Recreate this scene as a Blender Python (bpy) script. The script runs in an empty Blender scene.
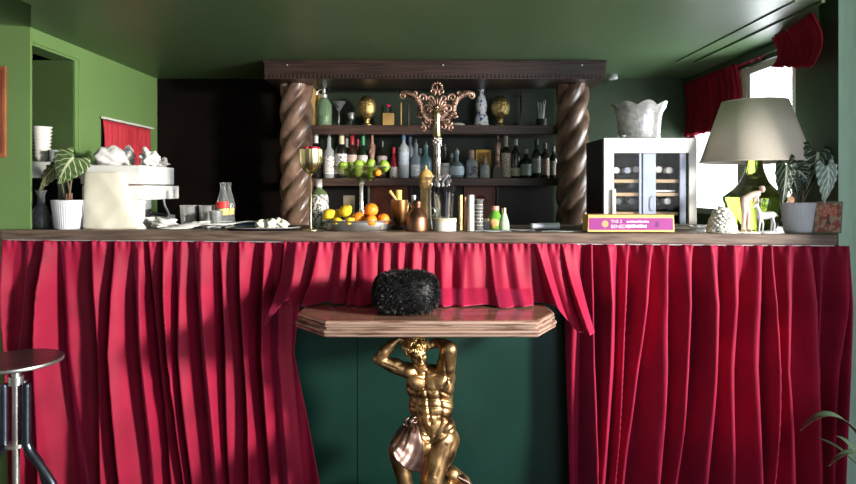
import bpy, math, random
from math import sin, cos, pi, sqrt, exp, radians
from mathutils import Vector, Matrix, Euler
random.seed(7)
SC = bpy.context.scene
COL = SC.collection
F = 620.0; CX = 428.0; HY = 189.0; HC = 1.32
def PX(px, Y): return (px-CX)*Y/F
def PZ(py, Y): return HC-(py-HY)*Y/F
def P(px, py, Y): return Vector((PX(px, Y), Y, PZ(py, Y)))
CT = 1.147          # counter top height

# ---------------------------------------------------------------- materials
def _nt(name):
    m = bpy.data.materials.new(name); m.use_nodes = True
    return m, m.node_tree, m.node_tree.nodes['Principled BSDF']
def mat(name, c, rough=.5, metal=0, c2=None, scale=20, bump=0, bscale=None, trans=0, ior=1.45, sheen=0, sheentint=None,
        stretch=(1, 1, 1), coat=0, spec=.5, emit=None, estr=0, detail=4, lo=.35, hi=.65, rvar=0):
    m, nt, b = _nt(name)
    b.inputs['Roughness'].default_value = rough
    b.inputs['Metallic'].default_value = metal
    b.inputs['Transmission Weight'].default_value = trans
    b.inputs['IOR'].default_value = ior
    b.inputs['Coat Weight'].default_value = coat
    b.inputs['Specular IOR Level'].default_value = spec
    if sheen:
        b.inputs['Sheen Weight'].default_value = sheen
        b.inputs['Sheen Roughness'].default_value = .4
        if sheentint: b.inputs['Sheen Tint'].default_value = (*sheentint, 1)
    if emit:
        b.inputs['Emission Color'].default_value = (*emit, 1); b.inputs['Emission Strength'].default_value = estr
    L = nt.links
    tc = nt.nodes.new('ShaderNodeTexCoord'); mp = nt.nodes.new('ShaderNodeMapping')
    mp.inputs['Scale'].default_value = stretch
    L.new(tc.outputs['Object'], mp.inputs['Vector'])
    nz = nt.nodes.new('ShaderNodeTexNoise'); nz.inputs['Scale'].default_value = scale; nz.inputs['Detail'].default_value = detail
    L.new(mp.outputs['Vector'], nz.inputs['Vector'])
    if c2 is None: c2 = tuple(min(1, x*.82) for x in c)
    cr = nt.nodes.new('ShaderNodeValToRGB')
    cr.color_ramp.elements[0].position = lo; cr.color_ramp.elements[0].color = (*c2, 1)
    cr.color_ramp.elements[1].position = hi; cr.color_ramp.elements[1].color = (*c, 1)
    L.new(nz.outputs['Fac'], cr.inputs['Fac']); L.new(cr.outputs['Color'], b.inputs['Base Color'])
    if rvar:
        mr = nt.nodes.new('ShaderNodeMapRange'); mr.inputs['To Min'].default_value = rough-rvar; mr.inputs['To Max'].default_value = rough+rvar
        L.new(nz.outputs['Fac'], mr.inputs['Value']); L.new(mr.outputs['Result'], b.inputs['Roughness'])
    if bump:
        n2 = nz
        if bscale:
            n2 = nt.nodes.new('ShaderNodeTexNoise'); n2.inputs['Scale'].default_value = bscale; n2.inputs['Detail'].default_value = 3
            L.new(mp.outputs['Vector'], n2.inputs['Vector'])
        bp = nt.nodes.new('ShaderNodeBump'); bp.inputs['Strength'].default_value = bump; bp.inputs['Distance'].default_value = .004
        L.new(n2.outputs['Fac'], bp.inputs['Height']); L.new(bp.outputs['Normal'], b.inputs['Normal'])
    return m
def glass(name, c=(1, 1, 1), rough=.02, ior=1.45, mix=0):
    """glass; mix>0 blends in plain see-through so thin walls stay bright"""
    m, nt, b = _nt(name)
    b.inputs['Base Color'].default_value = (*c, 1); b.inputs['Roughness'].default_value = rough
    b.inputs['Transmission Weight'].default_value = 1; b.inputs['IOR'].default_value = ior
    if mix:
        t = nt.nodes.new('ShaderNodeBsdfTransparent'); t.inputs['Color'].default_value = (*c, 1)
        mx = nt.nodes.new('ShaderNodeMixShader'); mx.inputs['Fac'].default_value = mix
        nt.links.new(b.outputs[0], mx.inputs[1]); nt.links.new(t.outputs[0], mx.inputs[2])
        nt.links.new(mx.outputs[0], nt.nodes['Material Output'].inputs['Surface'])
    return m
def leafmat(name, base, base2, vein, n=7, w=.10, slant=2.2, rough=.4):
    m, nt, b = _nt(name); L = nt.links; N = nt.nodes
    b.inputs['Roughness'].default_value = rough
    uv = N.new('ShaderNodeUVMap'); sp = N.new('ShaderNodeSeparateXYZ'); L.new(uv.outputs['UV'], sp.inputs[0])
    def mth(op, a, bb=None):
        x = N.new('ShaderNodeMath'); x.operation = op
        for i, v in enumerate((a, bb)):
            if v is None: continue
            if isinstance(v, (int, float)): x.inputs[i].default_value = v
            else: L.new(v, x.inputs[i])
        return x.outputs[0]
    u = mth('ABSOLUTE', mth('SUBTRACT', sp.outputs[0], .5)); u2 = mth('MULTIPLY', u, 2)
    ph = mth('FRACT', mth('SUBTRACT', mth('MULTIPLY', sp.outputs[1], n), mth('MULTIPLY', u2, slant)))
    d = mth('ABSOLUTE', mth('SUBTRACT', ph, .5))
    side = mth('LESS_THAN', d, w); mid = mth('LESS_THAN', u2, .08)
    v = mth('MAXIMUM', side, mid)
    tc = N.new('ShaderNodeTexCoord'); nz = N.new('ShaderNodeTexNoise'); nz.inputs['Scale'].default_value = 30
    L.new(tc.outputs['Object'], nz.inputs['Vector'])
    m1 = N.new('ShaderNodeMixRGB'); m1.inputs[1].default_value = (*base, 1); m1.inputs[2].default_value = (*base2, 1)
    L.new(nz.outputs['Fac'], m1.inputs[0])
    m2 = N.new('ShaderNodeMixRGB'); m2.inputs[2].default_value = (*vein, 1)
    L.new(v, m2.inputs[0]); L.new(m1.outputs[0], m2.inputs[1]); L.new(m2.outputs[0], b.inputs['Base Color'])
    return m
def labelmat(name, paper, ink, scale=90, band=None):
    """printed paper: rows of small ink marks, and if asked one coloured band"""
    m, nt, b = _nt(name); L = nt.links; N = nt.nodes
    b.inputs['Roughness'].default_value = .6
    tc = N.new('ShaderNodeTexCoord'); mp = N.new('ShaderNodeMapping'); mp.inputs['Scale'].default_value = (.35, .35, 1)
    L.new(tc.outputs['Object'], mp.inputs[0])
    wv = N.new('ShaderNodeTexNoise'); wv.inputs['Scale'].default_value = scale; wv.inputs['Detail'].default_value = 1
    L.new(mp.outputs[0], wv.inputs['Vector'])
    cr = N.new('ShaderNodeValToRGB'); cr.color_ramp.interpolation = 'LINEAR'
    e = cr.color_ramp.elements; e[0].position = .40; e[0].color = (*ink, 1); e[1].position = .47; e[1].color = (*paper, 1)
    L.new(wv.outputs['Fac'], cr.inputs[0]); out = cr.outputs[0]
    L.new(out, b.inputs['Base Color'])
    return m

M = {}
M['green'] = mat('green_paint', (.155, .265, .090), .34, c2=(.14, .24, .08), scale=3, bump=.05, bscale=60)
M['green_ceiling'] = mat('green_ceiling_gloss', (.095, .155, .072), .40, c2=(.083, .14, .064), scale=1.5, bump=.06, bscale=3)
M['green_niche'] = mat('shaded_niche_green', (.055, .095, .03), .5, scale=3)  # wall green darkened: the niche's shade is put into the colour
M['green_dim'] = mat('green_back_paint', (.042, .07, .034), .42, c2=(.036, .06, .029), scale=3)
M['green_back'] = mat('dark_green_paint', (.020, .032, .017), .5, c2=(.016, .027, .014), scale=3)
M['green_pier'] = mat('lit_pier_green', (.52, .75, .60), .45, c2=(.45, .68, .53), scale=40, stretch=(1, 1, .15), bump=.15)  # lightened green: the light on the pier front is put into the colour
M['green_jamb'] = mat('grey_green_paint', (.07, .11, .07), .35, c2=(.06, .095, .06), scale=5)
M['teal'] = mat('teal_green_panel', (.010, .042, .032), .34, c2=(.008, .034, .026), scale=4, bump=.05, bscale=30)
M['black_wall'] = mat('unlit_black_brown', (.006, .0035, .003), .8, c2=(.004, .002, .002), scale=4, spec=.1)
M['floor'] = mat('dark_floor', (.05, .035, .028), .4, c2=(.03, .02, .016), scale=8, stretch=(1, .2, 1))
M['white_wall'] = mat('room_wall_paint', (.55, .56, .52), .7, scale=3)
M['beamwood'] = mat('dark_beam_wood', (.055, .030, .024), .38, c2=(.022, .013, .011), scale=14, stretch=(.35, 6, 8), bump=.3)
M['shelfwood'] = mat('dark_shelf_wood', (.10, .055, .042), .42, c2=(.035, .02, .016), scale=10, stretch=(.4, 3, 6), bump=.2)
M['colwood'] = mat('carved_column_wood', (.40, .25, .18), .27, c2=(.07, .036, .026), scale=9, stretch=(1.3, 1.3, .8), bump=.2, bscale=70, coat=.25, lo=.3, hi=.72)
M['counterwood'] = mat('worn_counter_wood', (.20, .14, .105), .5, c2=(.06, .038, .03), scale=9, stretch=(.6, 5, 9), bump=.4, lo=.3, hi=.7)
M['redwood'] = mat('red_brown_panel_wood', (.42, .12, .07), .4, c2=(.26, .065, .04), scale=12, stretch=(1, 1, .3))
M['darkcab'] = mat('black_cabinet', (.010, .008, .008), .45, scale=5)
M['velvet'] = mat('crimson_velvet', (.33, .008, .040), .6, c2=(.24, .005, .028), scale=6, bump=.12, bscale=220, sheen=.6, sheentint=(1, .22, .62), spec=.25)
M['valance'] = mat('red_valance_velvet', (.33, .010, .03), .75, c2=(.24, .006, .02), scale=10, sheen=.15, sheentint=(1, .3, .4), spec=.2)
M['gilt'] = mat('antique_gold', (.52, .33, .15), .38, .92, c2=(.10, .05, .022), scale=15, bump=.35, bscale=50, lo=.33, hi=.60, rvar=.10)
M['gilt_hair'] = mat('bright_gilding', (.85, .60, .26), .30, 1, c2=(.30, .17, .06), scale=40, bump=.3)
M['bronze_cloth'] = mat('mauve_bronze', (.22, .15, .13), .38, 1, c2=(.12, .075, .065), scale=22, bump=.3)
M['tablegold'] = mat('worn_gilded_edge', (.44, .30, .235), .34, .35, c2=(.17, .09, .06), scale=22, stretch=(.35, 1, 4), bump=.3, lo=.30, hi=.5)
M['tabletop'] = mat('polished_brown_top', (.30, .16, .11), .22, c2=(.16, .075, .05), scale=7, stretch=(.5, 2, 1), coat=.4)
M['black'] = mat('black_plastic', (.012, .012, .013), .4)
M['fur'] = mat('black_fur', (.004, .004, .005), .55)
M['white'] = mat('white_enamel', (.80, .80, .78), .35, c2=(.72, .72, .70), scale=6)
M['offwhite'] = mat('cream_white', (.72, .70, .62), .5)
M['china'] = mat('white_china', (.82, .81, .76), .25)
M['paper'] = mat('cream_paper', (.80, .77, .64), .7, c2=(.72, .69, .56), scale=6, bump=.3, bscale=14)
M['towel'] = mat('white_towel', (.78, .76, .74), .85, c2=(.60, .58, .57), scale=25, bump=.4)
M['towelgrey'] = mat('grey_stripe', (.18, .18, .2), .85)
M['steel'] = mat('polished_steel', (.82, .82, .82), .28, .75, scale=10)
M['brushed'] = mat('worn_silver', (.70, .69, .66), .32, .9, c2=(.42, .41, .39), scale=15)
M['darksteel'] = mat('blued_steel_tube', (.11, .13, .17), .28, .9, c2=(.07, .08, .10), scale=12)
M['brass'] = mat('brass', (.78, .60, .26), .36, 1, c2=(.40, .28, .10), scale=70, bump=1, bscale=170)
M['palegold'] = mat('pale_gold', (.82, .72, .40), .26, 1, c2=(.55, .46, .22), scale=10)
M['goldwood'] = mat('ochre_turned_wood', (.62, .40, .14), .38, c2=(.42, .25, .08), scale=12, coat=.3)
M['copper'] = mat('aged_copper', (.38, .19, .11), .42, 1, c2=(.15, .07, .045), scale=12)
M['rose'] = mat('rose_bronze', (.40, .25, .19), .42, .75, c2=(.09, .05, .035), scale=30, bump=.4, lo=.38, hi=.58)
M['glass'] = mat('clear_glass', (.85, .88, .88), .06, trans=.86, scale=5)
M['thinglass'] = glass('window_pane_glass', mix=.85)
M['cutglass'] = mat('frosted_cut_glass', (.70, .74, .74), .12, 0, c2=(.45, .50, .50), scale=60, trans=.65, bump=.6, bscale=90)
M['greenglass'] = mat('olive_green_glass', (.40, .52, .07), .04, trans=.8, c2=(.14, .20, .02), scale=14, stretch=(1, 1, .12), coat=.5)
M['bowlglass'] = glass('fruit_bowl_glass', (.93, .92, .88), .03, mix=.6)
M['siphon'] = mat('pale_green_glass', (.60, .88, .55), .06, trans=.75, c2=(.48, .78, .44), scale=12, bump=.5)
M['ribpot'] = mat('white_ribbed_ceramic', (.68, .70, .74), .4, c2=(.60, .62, .66), scale=10)
M['soil'] = mat('dark_soil', (.03, .02, .015), .9, scale=60, bump=.6)
M['lemon'] = mat('lemon_peel', (.90, .62, .04), .38, c2=(.80, .50, .02), scale=30, bump=.35, bscale=260)
M['orange'] = mat('orange_peel', (.88, .27, .02), .38, c2=(.78, .19, .01), scale=20, bump=.35, bscale=260)
M['lime'] = mat('lime_peel', (.30, .44, .05), .36, c2=(.16, .30, .02), scale=22, bump=.3, bscale=200)
M['shade'] = mat('linen_lampshade', (.82, .75, .64), .85, c2=(.76, .69, .58), scale=180, trans=0)
M['leafgreen'] = leafmat('veined_leaf', (.10, .17, .05), (.06, .11, .04), (.62, .68, .42), n=6, w=.07)
M['leafbrown'] = leafmat('olive_leaf', (.11, .10, .04), (.08, .08, .03), (.40, .42, .22), n=6, w=.06)
M['leafdark'] = leafmat('dark_veined_leaf', (.014, .028, .018), (.025, .04, .024), (.42, .50, .38), n=6, w=.05)
M['leafpale'] = leafmat('silvery_leaf', (.34, .44, .40), (.26, .36, .33), (.80, .88, .84), n=6, w=.12)
M['stem'] = mat('leaf_stem', (.20, .14, .09), .5, c2=(.10, .12, .05))
M['blade'] = leafmat('floor_plant_leaf', (.03, .06, .035), (.05, .08, .04), (.06, .10, .06), n=2, w=.02)
M['curtainred'] = mat('small_red_curtain', (.45, .02, .035), .75, sheen=.1)
M['framewood'] = mat('picture_frame_wood', (.40, .13, .06), .4, c2=(.25, .07, .03), scale=10)
M['skyglow'] = mat('overcast_street_wall', (.85, .87, .88), .9, scale=1)

# ---------------------------------------------------------------- mesh builder
class MB:
    def __init__(s): s.v = []; s.f = []; s.m = []; s.uv = {}; s.cm = 0
    def add(s, vs, fs, mi=None, uvs=None):
        o = len(s.v); s.v += [tuple(v) for v in vs]
        for f in fs: s.f.append(tuple(i+o for i in f)); s.m.append(s.cm if mi is None else mi)
        if uvs:
            for i, u in enumerate(uvs): s.uv[o+i] = u
        return s
    def box(s, x0, x1, y0, y1, z0, z1, rot=0, mi=None, taper=None):
        cx, cy = (x0+x1)/2, (y0+y1)/2
        vs = []
        for z in (z0, z1):
            k = 1 if (z == z0 or not taper) else taper
            for x, y in ((x0, y0), (x1, y0), (x1, y1), (x0, y1)):
                dx, dy = (x-cx)*k, (y-cy)*k
                vs.append((cx+dx*cos(rot)-dy*sin(rot), cy+dx*sin(rot)+dy*cos(rot), z))
        return s.add(vs, [(3, 2, 1, 0), (4, 5, 6, 7), (0, 1, 5, 4), (1, 2, 6, 5), (2, 3, 7, 6), (3, 0, 4, 7)], mi)
    def lathe(s, prof, c=(0, 0, 0), n=28, mi=None, fn=None, T=None, a0=0, a1=2*pi):
        full = abs(a1-a0-2*pi) < 1e-6; cols = n if full else n+1
        vs = []; fs = []; ring = []
        for (r, z) in prof:
            if r < 1e-6:
                ring.append([len(vs)]); vs.append((0, 0, z))
            else:
                b = len(vs); ring.append(list(range(b, b+cols)))
                for k in range(cols):
                    a = a0+(a1-a0)*k/n
                    rr, zz = (r, z) if fn is None else fn(r, z, a)
                    vs.append((rr*cos(a), rr*sin(a), zz))
        for A, B in zip(ring, ring[1:]):
            for k in range(n):
                k2 = (k+1) % n if full else k+1
                if len(A) == 1 and len(B) == 1: continue
                if len(A) == 1: fs.append((A[0], B[k2], B[k]))
                elif len(B) == 1: fs.append((A[k], A[k2], B[0]))
                else: fs.append((A[k], A[k2], B[k2], B[k]))
        if T is not None: vs = [T @ Vector(v) for v in vs]
        vs = [(v[0]+c[0], v[1]+c[1], v[2]+c[2]) for v in vs]
        return s.add(vs, fs, mi)
    def tube(s, pts, r, n=8, mi=None, closed=False):
        pts = [Vector(p) for p in pts]; N = len(pts)
        rs = r if isinstance(r, (list, tuple)) else [r]*N
        vs = []; fs = []; up = None
        for i, p in enumerate(pts):
            if closed: t = pts[(i+1) % N]-pts[i-1]
            else: t = pts[min(i+1, N-1)]-pts[max(i-1, 0)]
            if t.length < 1e-9: t = Vector((0, 0, 1))
            t.normalize()
            if up is None:
                up = Vector((0, 0, 1)) if abs(t.z) < .9 else Vector((1, 0, 0))
            a = t.cross(up)
            if a.length < 1e-4: a = t.cross(Vector((0, 1, .1)))
            a.normalize(); b = a.cross(t).normalized(); up = b
            for k in range(n):
                q = 2*pi*k/n; vs.append(p+(a*cos(q)+b*sin(q))*rs[i])
        M_ = N if closed else N-1
        for i in range(M_):
            j = (i+1) % N
            for k in range(n):
                k2 = (k+1) % n; fs.append((i*n+k, i*n+k2, j*n+k2, j*n+k))
        if not closed:
            fs.append(tuple(range(n))[::-1]); fs.append(tuple((N-1)*n+k for k in range(n)))
        return s.add(vs, fs, mi)
    def ell(s, c, r, n=16, m=10, T=None, mi=None, fn=None):
        if isinstance(r, (int, float)): r = (r, r, r)
        vs = []; fs = []
        vs.append((0, 0, -1))
        for i in range(1, m):
            t = -pi/2+pi*i/m
            for k in range(n):
                a = 2*pi*k/n; vs.append((cos(t)*cos(a), cos(t)*sin(a), sin(t)))
        vs.append((0, 0, 1))
        for k in range(n): fs.append((0, 1+(k+1) % n, 1+k))
        for i in range(m-2):
            for k in range(n):
                k2 = (k+1) % n; a = 1+i*n
                fs.append((a+k, a+k2, a+n+k2, a+n+k))
        top = len(vs)-1; a = 1+(m-2)*n
        for k in range(n): fs.append((a+k, a+(k+1) % n, top))
        out = []
        for v in vs:
            w = Vector((v[0]*r[0], v[1]*r[1], v[2]*r[2]))
            if fn: w = Vector(fn(v, w))
            if T is not None: w = T @ w
            out.append((w[0]+c[0], w[1]+c[1], w[2]+c[2]))
        return s.add(out, fs, mi)
    def cap(s, p, q, r1, r2, n=14, mi=None):
        """tapered capsule"""
        p = Vector(p); q = Vector(q); d = q-p; L = d.length; t = d.normalized()
        T = t.to_track_quat('Z', 'Y').to_matrix()
        prof = [(0, -r1)]+[(r1*cos(a), r1*sin(a)) for a in [-pi/2+pi/2*i/5 for i in range(1, 6)]]
        prof += [(r2*cos(a), L+r2*sin(a)) for a in [pi/2*i/5 for i in range(0, 5)]]+[(0, L+r2)]
        return s.lathe(prof, c=p, n=n, mi=mi, T=T)
    def prism(s, out, y0, y1, mi=None, axis='y'):
        n = len(out)
        if axis == 'y': vs = [(x, y0, z) for x, z in out]+[(x, y1, z) for x, z in out]
        elif axis == 'z': vs = [(x, y, y0) for x, y in out]+[(x, y, y1) for x, y in out]
        else: vs = [(y0, x, z) for x, z in out]+[(y1, x, z) for x, z in out]
        fs = [tuple(range(n)), tuple(range(2*n-1, n-1, -1))]
        fs += [(i, i+n, (i+1) % n+n, (i+1) % n) for i in range(n)]
        return s.add(vs, fs, mi)
    def grid(s, nu, nv, fn, uv=True, mi=None):
        vs = []; us = []
        for j in range(nv+1):
            for i in range(nu+1):
                vs.append(fn(i/nu, j/nv)); us.append((i/nu, j/nv))
        fs = [(j*(nu+1)+i, j*(nu+1)+i+1, (j+1)*(nu+1)+i+1, (j+1)*(nu+1)+i) for j in range(nv) for i in range(nu)]
        return s.add(vs, fs, mi, us if uv else None)
    def build(s, name, m, parent=None, smooth=True, bevel=0, solid=0, sub=0, angle=40, **kw):
        me = bpy.data.meshes.new(name); me.from_pydata(s.v, [], s.f)
        ms = m if isinstance(m, (list, tuple)) else [m]
        for x in ms: me.materials.append(M[x] if isinstance(x, str) else x)
        for p, i in zip(me.polygons, s.m): p.material_index = i; p.use_smooth = smooth
        if s.uv:
            ul = me.uv_layers.new(name='UVMap')
            for lp in me.loops:
                if lp.vertex_index in s.uv: ul.data[lp.index].uv = s.uv[lp.vertex_index]
        me.update()
        o = bpy.data.objects.new(name, me); COL.objects.link(o)
        import bmesh
        bm = bmesh.new(); bm.from_mesh(me); 
        if not solid and not kw.get('open'): bmesh.ops.recalc_face_normals(bm, faces=bm.faces)
        if smooth:
            for e in bm.edges:
                if len(e.link_faces) == 2 and e.calc_face_angle(0) > radians(angle): e.smooth = False
        bm.to_mesh(me); bm.free()
        if parent: o.parent = parent
        if solid:
            md = o.modifiers.new('solid', 'SOLIDIFY'); md.thickness = solid; md.offset = 0
        if sub:
            md = o.modifiers.new('sub', 'SUBSURF'); md.levels = sub; md.render_levels = sub
        if bevel:
            md = o.modifiers.new('bevel', 'BEVEL'); md.width = bevel; md.segments = 2; md.limit_method = 'ANGLE'
        return o
def tag(o, label=None, cat=None, group=None, kind=None):
    if label: o['label'] = label
    if cat: o['category'] = cat
    if group: o['group'] = group
    if kind: o['kind'] = kind
    return o
def thing(name, label, cat, loc=(0, 0, 0), rz=0, group=None):
    o = bpy.data.objects.new(name, None); COL.objects.link(o); o.location = loc; o.rotation_euler = (0, 0, rz)
    o.empty_display_size = .05
    return tag(o, label, cat, group)
def struct(o): o['kind'] = 'structure'; return o
def interp(pts, t):
    if t <= pts[0][0]: return pts[0][1]
    for (a, b), (c, d) in zip(pts, pts[1:]):
        if t <= c: return b+(d-b)*(t-a)/(c-a)
    return pts[-1][1]
def bez(p, q, r, n=10):
    p, q, r = Vector(p), Vector(q), Vector(r)
    return [p*(1-t)**2+q*2*t*(1-t)+r*t*t for t in [i/n for i in range(n+1)]]
def sbox(name, m, *a, bevel=0, **k): return struct(MB().box(*a, **k).build(name, m, smooth=False, bevel=bevel))
def spline(pts, n=6):
    """Catmull-Rom through points"""
    P_ = [Vector(p) for p in pts]; P_ = [P_[0]*2-P_[1]]+P_+[P_[-1]*2-P_[-2]]; out = []
    for i in range(1, len(P_)-2):
        a, b, c, d = P_[i-1:i+3]
        for k in range(n):
            t = k/n; out.append(.5*((2*b)+(c-a)*t+(2*a-5*b+4*c-d)*t*t+(3*b-a-3*c+d)*t**3))
    out.append(P_[-2]); return out

# ---------------------------------------------------------------- room
CEIL = 2.02; HI = 2.30; BACK = 3.95; XL = -1.72; XR = 1.66
sbox('floor', 'floor', -3.3, 3.5, -1.7, 4.2, -.1, 0)
sbox('ceiling', 'green_jamb', -3.3, 3.5, -1.8, 4.2, HI, HI+.1)
m = MB(); m.prism([(XL-.85, 2.695), (XL-.02, 2.695), (XL+.0, 2.684), (-1.512, 2.362), (-1.512, -1.69), (1.470, -1.69), (1.470, 2.362), (1.636, 2.60), (XR+.15, 2.625), (XR+.15, BACK), (XL-.85, BACK)], CEIL, HI, axis='z')
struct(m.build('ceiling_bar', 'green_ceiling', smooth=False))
# back wall
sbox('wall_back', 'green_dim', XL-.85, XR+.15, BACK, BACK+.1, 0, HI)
sbox('unlit_back_panel', 'black_wall', XL, -.86, BACK-.012, BACK, 0, CEIL)  # near-black sheet painting in the darkness of the unlit back-left wall
# left pier, niche and wall beside the bar
m = MB(); m.box(-3.2, XL, 2.68, 2.694, 0, HI)
struct(m.build('wall_left_pier', 'green', smooth=False))
m = MB()
m.box(XL-.1, XL, 3.02, BACK, 0, 1.30); m.box(XL-.1, XL, 3.02, 3.26, 1.30, CEIL); m.box(XL-.1, XL, 3.80, BACK, 1.30, CEIL)
m.box(XL-.1, XL, 3.26, 3.80, 1.70, CEIL); m.box(XL-.1, XL, 2.695, 3.02, 1.945, CEIL)
struct(m.build('wall_left', 'green', smooth=False))
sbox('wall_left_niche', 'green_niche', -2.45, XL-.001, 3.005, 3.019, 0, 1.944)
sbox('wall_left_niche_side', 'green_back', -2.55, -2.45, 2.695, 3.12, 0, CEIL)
m = MB(); m.box(XL, XL+.006, 3.05, 3.06, CT-.1, 1.955); m.box(XL, XL+.006, 2.70, 3.06, 1.955, 1.965)
struct(m.build('trim_2', 'green', smooth=False, bevel=.003))
# small interior window behind the red curtain
w = MB(); y0, y1, z0, z1 = 3.26, 3.80, 1.30, 1.70
for a in ((y0, y1, z1-.018, z1), (y0, y1, z0, z0+.02), (y0, y0+.02, z0, z1), (y1-.03, y1, z0, z1)):
    w.box(XL-.07, XL+.006, a[0], a[1], a[2], a[3])
win = struct(w.build('window_1', 'darkcab', smooth=False))
struct(MB().box(XL-.08, XL-.075, y0, y1, z0, z1).build('pane', 'thinglass', win, smooth=False))
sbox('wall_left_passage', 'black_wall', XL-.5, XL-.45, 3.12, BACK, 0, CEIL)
# right wall with the window
m = MB(); WY0, WY1, WZ0, WZ1 = 2.80, 3.90, 1.17, 1.955
m.box(XR, XR+.15, 2.62, WY0, 0, CEIL); m.box(XR, XR+.15, WY1, BACK, 0, CEIL)
m.box(XR, XR+.15, WY0, WY1, 0, WZ0); m.box(XR, XR+.15, WY0, WY1, WZ1, CEIL)
struct(m.build('wall_right', 'green_jamb', smooth=False))
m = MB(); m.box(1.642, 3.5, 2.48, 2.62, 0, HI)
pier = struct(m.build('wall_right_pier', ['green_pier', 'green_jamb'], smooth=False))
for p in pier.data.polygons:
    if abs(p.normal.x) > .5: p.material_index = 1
def sash(n, ya, yb, za, zb):
    w = MB(); t = .036; x0, x1 = XR+.004, XR+.055
    w.box(x0, x1, ya, yb, za, za+t); w.box(x0, x1, ya, yb, zb-t, zb); w.box(x0, x1, ya, ya+t, za+t, zb-t); w.box(x0, x1, yb-t, yb, za+t, zb-t)
    o = struct(w.build('window_%d' % n, 'white', smooth=False, bevel=.003))
    struct(MB().box(XR+.025, XR+.03, ya+t, yb-t, za+t, zb-t).build('pane', 'thinglass', o, smooth=False))
    return o
sash(2, WY0, 3.24, WZ0, WZ1-.005); sash(3, 3.30, WY1, WZ0, WZ1-.005)
sbox('trim_3', 'offwhite', XR+.002, XR+.09, 3.24, 3.30, WZ0, WZ1)
sbox('trim_4', 'green_jamb', XR-.02, XR, 2.7, BACK, CEIL-.045, CEIL, bevel=.008)
sbox('side_light_blocker', 'white_wall', 1.80, 1.88, 1.93, 2.475, 0, HI)  # unseen panel added to keep side daylight off the right curtain
# room around the camera
sbox('wall_front', 'white_wall', -3.3, 3.5, -1.8, -1.7, 0, HI)
sbox('wall_far_left', 'white_wall', -3.3, -3.2, -1.7, 2.68, 0, HI)
m = MB()
m.box(3.4, 3.5, -1.7, -.6, 0, HI); m.box(3.4, 3.5, 1.6, 2.48, 0, HI); m.box(3.4, 3.5, -.6, 1.6, 0, .25); m.box(3.4, 3.5, -.6, 1.6, 2.0, HI)
struct(m.build('wall_far_right', 'white_wall', smooth=False))
# two shallow lines in the ceiling edge above the window
m = MB(); m.box(1.36, 1.372, 2.3, 3.4, CEIL-.006, CEIL); m.box(1.46, 1.474, 2.3, 3.4, CEIL-.008, CEIL)
struct(m.build('trim_5', 'green_ceiling', smooth=False))

# ---------------------------------------------------------------- bar counter
AY0, AY1 = 2.64, 2.36                      # front edge depth at left and right end
AX0, AX1 = PX(0, AY0), PX(838, AY1)
def FY(x): return AY0+(AY1-AY0)*(x-AX0)/(AX1-AX0)
cnt = thing('bar_counter', 'long bar counter with worn dark wooden top, hung with red velvet', 'bar counter', (0, 0, 0))
m = MB(); m.prism([(AX0, FY(AX0)), (AX1, FY(AX1)), (1.636, 2.485), (1.636, 3.0), (XL+.006, 3.0), (XL+.006, 2.672), (AX0, 2.672)][::-1], CT-.041, CT, axis='z')
m.build('worktop', 'counterwood', cnt, smooth=False, bevel=.004)
m = MB(); m.prism([(XL+.002, FY(XL)+.135), (AX1-.002, FY(AX1)+.125), (AX1-.002, FY(AX1)+.15), (XL+.002, FY(XL)+.16)], 0, CT-.043, axis='z')
# recessed centre is the same flat board, further joints show as fine lines
m.build('front_panel', 'teal', cnt, smooth=False)
for px in (357, 500):
    m = MB(); x = PX(px, 2.62); m.box(x, x+.002, FY(x)+.129, FY(x)+.14, 0, 1.05); m.build('panel_joint', 'darkcab', cnt, smooth=False)
m = MB(); m.prism([(AX0, FY(AX0)+.020), (AX1, FY(AX1)+.020), (AX1, FY(AX1)+.028), (AX0, FY(AX0)+.028)], CT-.047, CT-.041, axis='z')
m.build('curtain_rail', 'white', cnt, smooth=False)
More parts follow.
